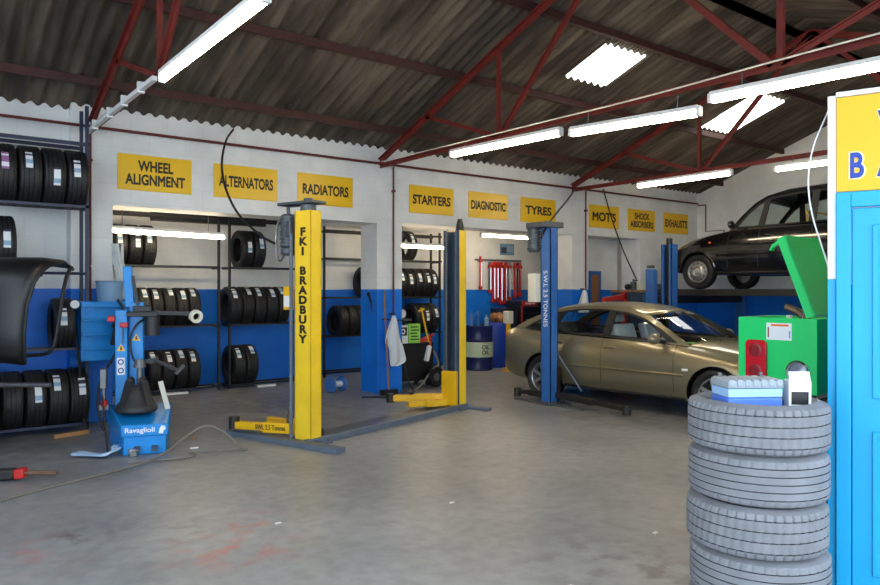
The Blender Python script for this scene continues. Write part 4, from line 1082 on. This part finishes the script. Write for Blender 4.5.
# blue inflator cabinet on the pier with bucket, gauge and hoses
t = thing('wall_cabinet', 'blue ribbed cabinet fixed on the left pier behind the tyre machine', 'cabinet', (1.99, 9.09, 0))
m = MB().box(-.27, .27, -.16, .43, .80, 1.48)
m.build('body', 'changer', t, bevel=.01)
for z in (.86, 1.02, 1.18, 1.34): MB().box(-.275, .275, -.205, -.16, z + .07, z + .10).box(-.275, -.25, -.19, -.16, z - .05, z + .07).box(.25, .275, -.19, -.16, z - .05, z + .07).build('rib', 'changer', t, bevel=.004)
t = thing('pressure_gauge', 'round white pressure gauge at the left edge of the blue cabinet', 'gauge', (1.66, 8.95, 1.45))
MB().lathe([(0, 0), (.055, 0), (.055, .03), (0, .03)], 18, 'y').build('gauge_case', 'rackblack', t)
MB().lathe([(0, 0), (.047, 0), (.047, .004), (0, .004)], 18, 'y').build('gauge_face', 'card', t, (0, -.004, 0))
MB().tube([(0, .015, -.05), (.02, .02, -.4), (.06, .02, -.8), (.08, .02, -1.2), (.12, .0, -1.43)], .014, 6, smooth=2).build('gauge_hose', 'cable', t)
MB().cyl((0, .02, .0), (.06, .13, .0), .012, n=6).build('gauge_pipe', 'rackblack', t)
t = thing('plastic_tub', 'grey blue plastic tub standing on the blue cabinet', 'tub', (2.07, 9.15, 1.48))
MB().lathe([(0, 0), (.135, 0), (.15, .22), (.16, .23), (.155, .24), (.14, .23), (.128, .01), (0, .01)], 24, 'z').build('tub_body', 'bucket', t)
MB().tube([(-.10, -.1, .24), (-.16, -.1, .31), (-.22, -.08, .42)], .005, 5).tube([(.05, -.08, .24), (.08, -.08, .30)], .005, 5).build('wire', 'offwhite', t)
tag(MB().tube([(2.10, 8.90, 1.50), (2.15, 8.86, 1.42), (2.19, 8.85, 1.25), (2.12, 8.85, 1.05), (2.06, 8.85, .85), (1.90, 8.83, .62), (1.86, 8.82, .3), (1.92, 8.75, .02)], .016, 8, smooth=2).build('air_hose', 'cable'), 'black air hose looping down the front of the blue cabinet', 'hose')
t = thing('air_gun', 'black air gun hanging on the front of the blue cabinet', 'air gun', (2.08, 8.84, 1.0))
MB().bar((-.05, 0, .22), (.08, 0, .14), .05, .07).build('gun_body', 'black', t, bevel=.01)
MB().bar((-.01, 0, .2), (-.05, 0, -.02), .045, .05).build('handle', 'black', t, bevel=.01)
m = MB()
random.seed(3)
for k in range(7):
    x = 2.23 + random.uniform(-.04, .05); y = 9.42 + random.uniform(-.03, .04)
    m.tube([(x + .01*k - .05, y, 2.18), (x, y, 1.95), (x + .05, y - .05, 1.7), (x + .07 + .02*math.sin(k), y - .08, 1.50)], [.012, .018, .02, .014], 6)
tag(m.build('plastic_strips', 'plastic'), 'bundle of pale plastic strips hanging at the right side of the left pier', 'plastic strips')

# wheel balancer at the left edge
t = thing('wheel_balancer', 'wheel balancer with a black curved plastic wheel guard at the left edge', 'wheel balancer', cam(-4.35, 6.75), math.radians(-37.4))
# local x = to the right of the picture, y = away
MB().box(-.75, -.18, -.30, .30, 0, 1.02).build('cabinet', 'bluegrey', t, bevel=.02)
MB().cyl((-.18, 0, .72), (.70, 0, .72), .022, n=14).cyl((.10, 0, .72), (.20, 0, .72), .05, n=16).cyl((-.18, 0, .72), (-.06, 0, .72), .06, n=16).build('shaft', 'steel', t)
# guard: curved shell, wider at the top
rows = []
prof = [(-.30, .97), (-.345, 1.05), (-.36, 1.25), (-.34, 1.50), (-.30, 1.70), (-.25, 1.80), (-.16, 1.86), (.10, 1.90), (.35, 1.84)]
xr = [.60, .62, .625, .64, .68, .72, .745, .74, .70]
for (y, z), x in zip(prof, xr): rows.append([(-.35 + (x + .35) * i / 12, y + .05 * (abs(i - 6) / 6.0) ** 3, z + (.0 if i < 11 else -.012 * (i - 10))) for i in range(13)])
o = MB().grid(rows).build('wheel_guard', 'blackgloss', t, angle=60)
md = o.modifiers.new('th', 'SOLIDIFY'); md.thickness = .022; md.offset = 1
MB().tube([r[-1] for r in rows], .02, 8).tube([r[0] for r in rows], .02, 8).tube(rows[5], .018, 8).tube(rows[0], .018, 8).build('guard_rim', 'black', t)
MB().tube([(.74, .30, 1.84), (.73, .20, 1.70), (.70, .14, 1.30), (.66, .12, 1.02), (.50, .14, .98), (-.10, .16, .98)], .018, 8, smooth=1).build('guard_frame', 'rackblack', t)

# ------------------------------------------------------------------ things round the RADIATORS pier
t = thing('broom', 'dark pole leaning against the blue front of the middle pier', 'broom', (6.12, 9.30, 0))
MB().cyl((.0, .0, .06), (.03, .19, 1.62), .014, n=8).build('handle', 'brown', t)
MB().box(-.15, .15, -.03, .03, 0, .08).build('brush_head', 'dark', t)
def cloth(name, label, cat, pts, m):
    g = MB().grid(pts); o = g.build(name, m, None, angle=80)
    md = o.modifiers.new('th', 'SOLIDIFY'); md.thickness = .012; md.offset = 1
    s_ = o.modifiers.new('sub', 'SUBSURF'); s_.levels = 1; s_.render_levels = 2
    return tag(o, label, cat)
def hang(x, y, ztop, prof):
    rows = []
    for k, (dz, wl, wr_, dep) in enumerate(prof):
        r = []
        for i in range(9):
            f = i / 8; r.append((x + wl + (wr_ - wl) * f, y - dep - .025 * math.sin(f * 9 + k * .7), ztop - dz))
        rows.append(r)
    return rows
cloth('overall', 'white overall hanging on the blue front of the middle pier', 'clothing', hang(6.28, 9.46, 1.22, [(0, -.02, .03, .03), (.05, -.05, .06, .05), (.18, -.12, .10, .06), (.36, -.18, .12, .07), (.46, -.17, .16, .07), (.48, -.08, .17, .07), (.66, -.07, .21, .06), (.74, -.06, .24, .06), (.80, -.05, .05, .05)]), 'cloth')
tag(MB().cyl((6.28, 9.40, 1.24), (6.28, 9.53, 1.24), .012, n=8).ball((6.28, 9.40, 1.24), .018, 8, 6).bar((6.10, 9.47, 1.16), (6.50, 9.47, 1.13), .02, .02).build('coat_hook', 'rackblack'), 'dark coat hook on the middle pier above the white overall', 'hook')
cloth('overall', 'white overall hanging on the pier left of the MOT sign', 'clothing', hang(10.74, 9.47, 1.62, [(0, -.03, .05, .03), (.06, -.09, .09, .05), (.18, -.17, .13, .06), (.30, -.21, .15, .06), (.45, -.19, .16, .06)]), 'cloth')
tag(MB().cyl((10.74, 9.42, 1.64), (10.74, 9.53, 1.64), .012, n=8).build('coat_hook', 'rackblack'), 'small hook on the pier above the white overall by the MOT sign', 'hook')
t = thing('pipe_valve', 'small black valve on the left side of the middle pier', 'valve', (6.03, 9.72, 1.48))
MB().bar((0, .02, .06), (0, -.06, -.08), .03, .03).ball((0, .03, .07), .035, 8, 6).cyl((.0, -.05, -.08), (.0, -.06, -.20), .012, n=6).build('valve_body', 'black', t)

t = thing('workshop_cabinet', 'black cabinet with an open shelf right of the middle pier', 'cabinet', (6.98, 10.05, 0))
MB().box(-.38, .38, -.24, .24, .10, .73).build('body', 'black', t, bevel=.01)
MB().box(-.38, -.02, .0, .24, .73, 1.30).build('upper_unit', 'black', t, bevel=.008)
MB().box(-.38, -.02, -.16, .0, 1.10, 1.13).build('shelf', 'steel', t)
for x in (-.32, .32):
    for y in (-.18, .18): MB().cyl((x - .02, y, .08), (x + .02, y, .08), .08, n=14).build('castor', 'black', t)
t = thing('dial_gauge', 'round dial gauge on the shelf of the black cabinet', 'gauge', (6.82, 9.96, 1.13))
MB().lathe([(0, 0), (.085, 0), (.085, .05), (0, .05)], 20, 'y').build('gauge_case', 'steel', t, (0, 0, .087))
MB().lathe([(0, 0), (.07, 0), (.07, .004), (0, .004)], 20, 'y').build('gauge_face', 'card', t, (0, -.004, .087))
t = thing('carton', 'white and black card box standing on the black cabinet', 'box', (6.74, 9.87, .73))
bx(-.10, .10, -.05, .05, 0, .30).build('box_body', 'card', t, bevel=.004)
bx(-.08, .08, -.052, -.05, .13, .27).build('printed_panel', 'ink', t)
MB().lathe([(.025, 0), (.045, 0), (.045, .002), (.025, .002)], 18, 'y', (0, -.0545, .2), closed=True).build('printed_ring', 'whiteink', t)
t = thing('carton', 'lime green and white card box standing on the black cabinet', 'box', (6.98, 9.88, .73))
bx(-.12, .12, -.05, .05, 0, .32).build('box_body', 'lime', t, bevel=.004)
m = MB()
for k in range(5): m.box(-.08 + .01*(k % 2), .09 - .02*(k % 3), -.052, -.05, .05 + k*.052, .07 + k*.052)
m.build('printed_lines', 'ink', t)
tag(MB().bar((7.08, 9.78, 1.32), (7.22, 9.76, .74), .022, .022).bar((7.04, 9.78, 1.26), (7.14, 9.78, 1.30), .03, .03).build('yellow_bar', 'yellow2'), 'yellow bar leaning on the black cabinet', 'bar')
tag(MB().tube([(7.10, 9.84, .75), (7.22, 9.80, .80), (7.32, 9.84, .77)], [.03, .05, .035], 10).bar((7.2, 9.8, .82), (7.36, 9.8, .86), .03, .03).build('hand_tool', 'red2'), 'red tool on the edge of the black cabinet', 'tool')
t = thing('spray_bottle', 'white bottle hanging tilted on the front of the black cabinet', 'bottle', (7.22, 9.76, .42))
MB().bar((-.05, 0, 0), (.02, 0, .26), .10, .06).build('bottle_body', 'card', t, bevel=.02)
MB().cyl((.025, 0, .26), (.045, 0, .33), .018, n=10).build('cap', 'red2', t)
t = thing('spare_wheel', 'small dark trolley wheel lying by the black cabinet', 'wheel', (7.24, 9.60, .17))
MB().lathe([(.07, -.05), (.155, -.06), (.17, -.03), (.17, .03), (.155, .06), (.07, .05)], 22, 'y', closed=True).build('rubber', 'black', t)
MB().cyl((0, -.03, 0), (0, .03, 0), .072, n=16).build('hub', 'steel', t)
tag(MB().tube([(7.3, 9.72, .60), (7.36, 9.66, .40), (7.3, 9.6, .34), (7.2, 9.55, .36), (7.0, 9.6, .1), (6.8, 9.5, .015), (6.6, 9.35, .015), (6.45, 9.3, .015)], .016, 8, smooth=2).build('hose', 'hose'), 'pale grey hose hanging over the front of the black cabinet', 'hose')
tag(MB().tube([(6.62, 9.74, 1.1), (6.66, 9.72, .6), (6.70, 9.62, .1), (6.5, 9.1, .015), (6.0, 8.95, .015), (5.6, 9.25, .015)], .012, 6, smooth=2).build('hose', 'cable'), 'black hose trailing from the cabinet past the middle pier', 'hose')
# blue roller
t = thing('cable_reel', 'small blue reel with two round flanges on the floor under the bay rack', 'reel', (5.62, 10.05, 0), .3)
for x in (-.13, .12): MB().lathe([(.02, -.02), (.11, -.02), (.125, 0), (.11, .02), (.02, .02)], 22, 'x', (0, 0, .125)).build('flange', 'liftblue', t, (x, 0, 0))
MB().cyl((-.12, 0, .125), (.12, 0, .125), .05, n=14).build('spool', 'wcable', t)
MB().tube([(-.17, 0, .125), (-.17, .02, .26), (.16, .02, .26), (.16, 0, .125)], .010, 6).build('frame', 'liftblue', t)

# ------------------------------------------------------------------ drums and tools at the back
def drum(label, x, y, r, h, m):
    t = thing('oil_drum', label, 'drum', (x, y, 0))
    pr = [(0, 0), (r, 0), (r + .008, .015), (r, .03)]
    for k in (1, 2): pr += [(r, h*k/3 - .03), (r + .012, h*k/3), (r, h*k/3 + .03)]
    pr += [(r, h - .03), (r + .008, h - .012), (r, h), (r - .02, h), (r - .02, h - .02), (0, h - .02)]
    MB().lathe(pr, 36, 'z').build('barrel', m, t)
    return t
t = drum('dark blue steel drum with a pale green OIL band', 9.55, 11.2, .285, .90, 'drum')
o = MB().lathe([(.299, .27), (.301, .27), (.301, .57), (.299, .57)], 40, 'z', closed=True).build('label_band', 'band', t)
text('OIL\nOIL', 'lettering', 'ink', o, .17, .19, (-.302*math.sin(.2), -.302*math.cos(.2), .42), (PI/2, 0, -.2), bold=.02)
MB().cyl((-.05, -.05, .88), (-.05, -.05, 1.20), .035, n=10).cyl((-.05, -.05, 1.1), (-.05, -.05, 1.16), .06, n=10).build('drum_pump', 'liftblue', t)
tag(MB().lathe([(0, 0), (.05, 0), (.05, .16), (.02, .2), (.02, .24), (0, .24)], 14, 'z').build('oil_bottle', 'bucket', None, (9.70, 11.12, .88)), 'pale bottle standing on the dark blue drum', 'bottle')
tag(MB().lathe([(0, 0), (.06, 0), (.06, .2), (.025, .25), (.02, .3), (0, .3)], 14, 'z').build('oil_bottle', 'liftblue', None, (9.36, 11.20, .88)), 'blue bottle standing on the dark blue drum', 'bottle')
t = thing('plastic_barrel', 'bright blue plastic barrel beside the OIL drum', 'barrel', (10.17, 11.42, 0))
MB().lathe([(0, 0), (.26, 0), (.285, .04), (.30, .45), (.295, .85), (.27, .92), (.25, .94), (0, .94)], 32, 'z').build('barrel_body', 'barrel', t)
MB().tube([(.08, -.22, .95), (.14, -.31, .85), (.12, -.33, .6), (.18, -.34, .42), (.30, -.34, .36)], .010, 6, smooth=2).build('drain_hose', 'copper', t)
m = MB()
random.seed(5)
for k in range(9): m.ball((random.uniform(-.15, .15), random.uniform(-.15, .12), random.uniform(.04, .10)), random.uniform(.06, .11), 8, 6, (1, 1, random.uniform(.5, 1.3)))
tag(m.build('crumpled_bag', 'brown', None, (10.17, 11.40, .94)), 'crumpled brown bag heaped on the bright blue barrel', 'bag')
t = thing('pedestal', 'yellow post with a cream top beside the bright blue barrel', 'post', (9.84, 10.62, 0))
MB().cyl((0, 0, 0), (0, 0, .95), .05, n=14).cyl((0, 0, 0), (0, 0, .02), .14, n=16).build('column', 'yellow2', t)
MB().box(-.07, .07, -.08, .08, .95, 1.20).build('head_unit', 'offwhite', t, bevel=.015)

# red tools on the back wall
t = thing('tool_rail', 'grey rail with hooks on the rear wall of the bay under the DIAGNOSTIC sign', 'rail', (11.1, 12.28, 2.30))
MB().box(-.72, .68, -.02, .02, -.02, .02).build('rail', 'steel', t)
for k, dx in enumerate((-.62, -.34, -.22, -.12, .0, .14, .26, .44, .52, .60)): MB().cyl((dx, -.08, 0), (dx, .0, 0), .008, n=6).build('hook', 'steel', t)
tl = (('thin red bar', -.62, .78, .018, 'red2', .12), ('dark grey rod', -.34, .74, .028, 'steel', 0), ('wide red clamp', -.22, .95, .045, 'red2', 0), ('second wide red clamp', -.12, .92, .045, 'redpaint', 0), ('red clamp with long jaws', .0, 1.0, .04, 'red2', 0), ('last wide red clamp', .14, .98, .045, 'redpaint', 0),
      ('grey bar', .26, .90, .026, 'silver', 0), ('narrow red clamp', .44, .86, .028, 'red2', 0), ('black and red bar', .52, .80, .02, 'dark', 0), ('outermost thin red bar', .60, .82, .022, 'red2', 0))
for n_, dx, ln, w_, mm, up in tl:
    t = thing('spring_compressor', '%s hanging on the tool rail of the rear bay wall' % n_, 'tool', (11.1 + dx, 12.22, 2.28 + up), 0, 'tools hanging on the rear wall')
    MB().box(-w_, w_, -.02, .02, -ln, -.02).build('shaft', mm, t, bevel=.004)
    MB().box(-w_*1.5, w_*1.5, -.04, .03, -.16, -.09).build('jaw', 'redpaint' if mm != 'dark' else 'red2', t, bevel=.004)
    MB().box(-w_*1.5, w_*1.5, -.04, .03, -ln + .02, -ln + .09).build('jaw', 'redpaint' if mm != 'dark' else 'red2', t, bevel=.004)
    MB().cyl((0, -.03, -ln + .05), (0, -.03, -.1), .010, n=6).build('screw', 'chrome', t)
t = thing('wall_poster', 'small bluish picture above the red tools', 'poster', (11.35, 12.297, 2.56))
bx(-.22, .22, -.008, 0, -.13, .13).build('sheet', 'poster', t)
bx(-.18, -.02, -.010, -.008, -.09, .05).build('printed_block', 'label_dark', t); bx(.0, .18, -.010, -.008, -.05, .09).build('printed_block', 'label_blue', t)

t = thing('tool_chest', 'black roller tool chest with red edging behind the beige car', 'tool chest', (11.55, 11.75, 0))
MB().box(-.50, .50, -.25, .25, .10, 1.38).build('body', 'black', t, bevel=.01)
for k in range(8):
    d_ = MB().box(-.46, .46, -.262, -.25, .16 + k*.14, .285 + k*.14).build('drawer', 'blackgloss', t, bevel=.004)
    MB().box(-.40, .40, -.275, -.262, .265 + k*.14, .275 + k*.14).build('drawer_handle', 'steel', d_)
rp = MB().box(-.48, -.02, -.272, -.25, 1.27, 1.375).build('red_panel', 'redpaint', t, bevel=.003)
text('Snap-on', 'lettering', 'whiteink', rp, .30, .06, (-.25, -.2735, 1.322), (PI/2, 0, 0), bold=.02)
MB().box(-.505, -.48, -.27, -.24, .12, 1.27).box(.48, .505, -.27, -.24, .12, 1.37).build('edging', 'redpaint', t)
for x in (-.4, .4):
    for y in (-.17, .17): MB().cyl((x - .02, y, .05), (x + .02, y, .05), .05, n=12).build('castor', 'black', t)
t = thing('tool_cabinet', 'small black drawer cabinet left of the red edged tool chest', 'tool chest', (10.80, 11.80, 0))
MB().box(-.21, .21, -.22, .22, 0, 1.22).build('body', 'black', t, bevel=.01)
for k in range(5): MB().box(-.19, .19, -.232, -.22, .62 + k*.115, .72 + k*.115).build('drawer', 'rack', t, bevel=.003)
t = thing('workbench', 'dark workbench right of the tool chest behind the blue lift post', 'bench', (12.65, 11.75, 0))
MB().box(-.55, .55, -.25, .25, 1.10, 1.16).build('top', 'brown', t, bevel=.006)
MB().box(-.53, .53, -.22, .24, 0, 1.10).build('body', 'black', t, bevel=.006)
tag(bx(-.10, .10, -.08, .08, 0, .20).build('carton', 'card', None, (12.72, 11.62, 1.16), bevel=.004), 'small white carton on the dark workbench', 'box')
t = thing('speaker', 'black box with grille on the rear wall right of the blue lift post', 'speaker', (12.88, 12.2, 1.85))
MB().box(-.24, .24, -.10, .10, -.30, .30).build('case', 'black', t, bevel=.01)
for z in (-.13, .14): MB().lathe([(.03, 0), (.10, .01), (.115, .02), (.115, 0)], 20, 'y').build('cone', 'steel', t, (0, -.12, z))

# ------------------------------------------------------------------ things near the MOT bay
t = thing('leaning_board', 'brown board in a blue frame in the alcove under the MOT sign', 'board', (11.84, 10.08, 0))
MB().plate([(-.18, 0), (.18, 0), (.18, 2.02), (-.18, 2.02)], [[(-.12, .05), (.12, .05), (.12, 1.94), (-.12, 1.94)]], lambda a, b, d: (a, d, b), .035).build('frame', 'liftblue', t)
bx(-.12, .12, .012, .028, .05, 1.94).build('panel', 'brown', t)
t = thing('test_trolley', 'blue and dark trolley with wooden top and clutter behind the beige car', 'trolley', (11.90, 9.15, 0))
MB().box(-.37, .0, -.24, .24, .08, 1.58).build('body', 'channel', t, bevel=.01)
MB().box(.0, .37, -.24, .24, .08, 1.58).build('side_unit', 'liftblue', t, bevel=.01)
MB().box(-.40, .40, -.27, .27, 1.58, 1.62).build('top', 'wood', t, bevel=.006)
bx(.10, .26, -.243, -.24, 1.34, 1.48).build('notice', 'card', t)
for x in (-.3, .3):
    for y in (-.18, .18): MB().cyl((x - .02, y, .04), (x + .02, y, .04), .04, n=12).build('castor', 'black', t)
tag(MB().box(-.09, .09, -.07, .07, 0, .12).build('carton', 'offwhite', None, (12.02, 9.05, 1.62), bevel=.004), 'cream box on the wooden trolley top', 'box')
tag(MB().cyl((0, 0, 0), (0, 0, .16), .06, n=14).cyl((0, 0, .16), (0, 0, .22), .02, n=8).bar((0, 0, .18), (.12, 0, .2), .03, .03).build('probe', 'motor', None, (11.86, 9.12, 1.62)), 'grey probe on the wooden trolley top under the hanging hose', 'probe')
tag(MB().ball((0, 0, .06), .06, 10, 6, (1.4, 1, 1)).build('wire_bundle', 'dark', None, (11.66, 9.1, 1.62)), 'dark tangle at the left end of the wooden trolley top', 'cable')
t = thing('engine_crane', 'red workshop crane lying low behind the beige car roof', 'crane', (11.0, 8.85, 0))
MB().bar((-.38, 0, 1.43), (.25, 0, 1.50), .09, .09).build('boom', 'redpaint', t, bevel=.006)
MB().bar((.22, 0, .0), (.22, 0, 1.58), .09, .09, (1, 0, 0)).build('mast', 'redpaint', t, bevel=.006)
MB().bar((.22, -.3, .06), (-.5, -.35, .06), .08, .08).bar((.22, .3, .06), (-.5, .35, .06), .08, .08).bar((.22, -.32, .06), (.22, .32, .06), .08, .08).build('legs', 'redpaint', t, bevel=.006)
MB().cyl((.18, 0, .7), (-.1, 0, 1.42), .035, n=12).build('ram', 'dark', t)

# ------------------------------------------------------------------ things on the floor
cable('air_hose', 'long grey hose looping over the floor from the left edge past the tyre machine', [(-.2, 5.9, .012), (.35, 6.15, .012), (.9, 6.5, .012), (1.5, 6.75, .012), (2.0, 6.95, .03), (2.30, 7.2, .14), (2.55, 7.25, .26), (2.72, 7.1, .16), (2.80, 6.9, .012)], .012, 'hose', 'hose')
cable('air_hose', 'short loop of grey hose on the floor right of the tyre machine', [(1.75, 7.05, .012), (2.0, 6.98, .012), (2.3, 6.9, .012), (2.4, 7.05, .012), (2.3, 7.15, .012), (2.7, 7.0, .012), (2.85, 6.9, .012)], .010, 'hose', 'hose')
rows = []
random.seed(11)
pth = [(1.42, 7.72), (1.52, 7.55), (1.62, 7.43), (1.70, 7.36), (1.76, 7.40), (1.75, 7.56), (1.80, 7.62)]
for i, (x, y) in enumerate(pth):
    rows.append([(x + (j - 2) * .028 + random.uniform(-.01, .01), y + (j - 2) * .018, .012 + (.09 if i > 2 else .035) * abs(math.sin(j * 1.9 + i))) for j in range(5)])
cloth('rag', 'pale blue rag lying on the floor left of the tyre machine', 'rag', rows, 'rag')
tag(bx(1.83, 1.90, 7.30, 7.37, 0, .075).build('small_bottle', 'clearlens', bevel=.01), 'small clear bottle by the pale blue rag', 'bottle')
tag(MB().prism([(0, -.02), (.26, -.035), (.38, .0), (.26, .04), (0, .03)], 0, .04).build('wood_offcut', 'wood', None, (1.42, 8.75, 0), (0, 0, .25)), 'pale wooden offcut on the floor in front of the left rack', 'wood')
t = thing('trolley_jack', 'black jack handle with red grip on the floor at the left edge', 'jack', (.74, 7.05, 0), -.5)
MB().bar((-.55, 0, .06), (.12, 0, .06), .10, .09).build('body', 'dark', t, bevel=.015)
MB().bar((.12, 0, .06), (.20, 0, .07), .11, .08).build('grip', 'red2', t, bevel=.01)
MB().cyl((.20, -.03, .07), (.44, -.01, .05), .012, n=8).cyl((.20, .03, .07), (.44, .04, .05), .012, n=8).build('handle', 'copper', t)
tag(MB().bar((.30, 7.8, .02), (.62, 8.1, .02), .05, .03).build('wood_offcut', 'copper'), 'brown strip on the floor under the wheel guard', 'strip')
tag(bx(2.42, 2.50, 7.32, 7.35, 0, .012).build('paper_scrap', 'card'), 'white paper scrap right of the tyre machine', 'scrap')
tag(MB().lathe([(0, 0), (.035, 0), (.03, .012), (0, .012)], 10).build('bottle_cap', 'wood', None, (2.62, 7.85, 0)), 'small orange cap on the floor behind the tyre machine', 'cap')
for i, (x, y, l) in enumerate(((4.0, 2.9, 'right foreground near the tyre stack'), (3.35, 4.25, 'middle of the open floor'), (2.1, 4.6, 'beside the red stain'), (2.9, 2.65, 'front of the tyre stack'))):
    tag(MB().prism([(0, 0), (.05, .01), (.045, .03), (.005, .028)], 0, .004).build('paper_scrap', 'card', None, (x, y, 0.0)), 'tiny white scrap on the floor at the %s' % l, 'scrap')
# ------------------------------------------------------------------ light and camera
w = bpy.data.worlds.new('World'); sc.world = w; w.use_nodes = True
bg = w.node_tree.nodes['Background']; bg.inputs[0].default_value = (0.74, 0.88, 1.0, 1); bg.inputs[1].default_value = 1.65
sun = bpy.data.lights.new('sun', 'SUN'); sun.energy = 7; sun.angle = math.radians(2); sun.color = (1, .95, .88)
so = bpy.data.objects.new('sun', sun); C.objects.link(so); so.rotation_euler = (math.radians(-38), math.radians(-12), 0)
cd = bpy.data.cameras.new('camera'); cd.sensor_width = 36; cd.lens = 36 * 720 / 880; cd.clip_start = .05
cd.shift_y = -1.5 / 880
co = bpy.data.objects.new('camera', cd); C.objects.link(co)
co.location = (0, 0, 1.6); co.rotation_euler = (PI/2, 0, -math.radians(37.4))
sc.camera = co
vs = sc.view_settings
vs.view_transform = 'Standard'; vs.look = 'None'; vs.exposure = 1.45; vs.gamma = 1.0; vs.use_curve_mapping = False
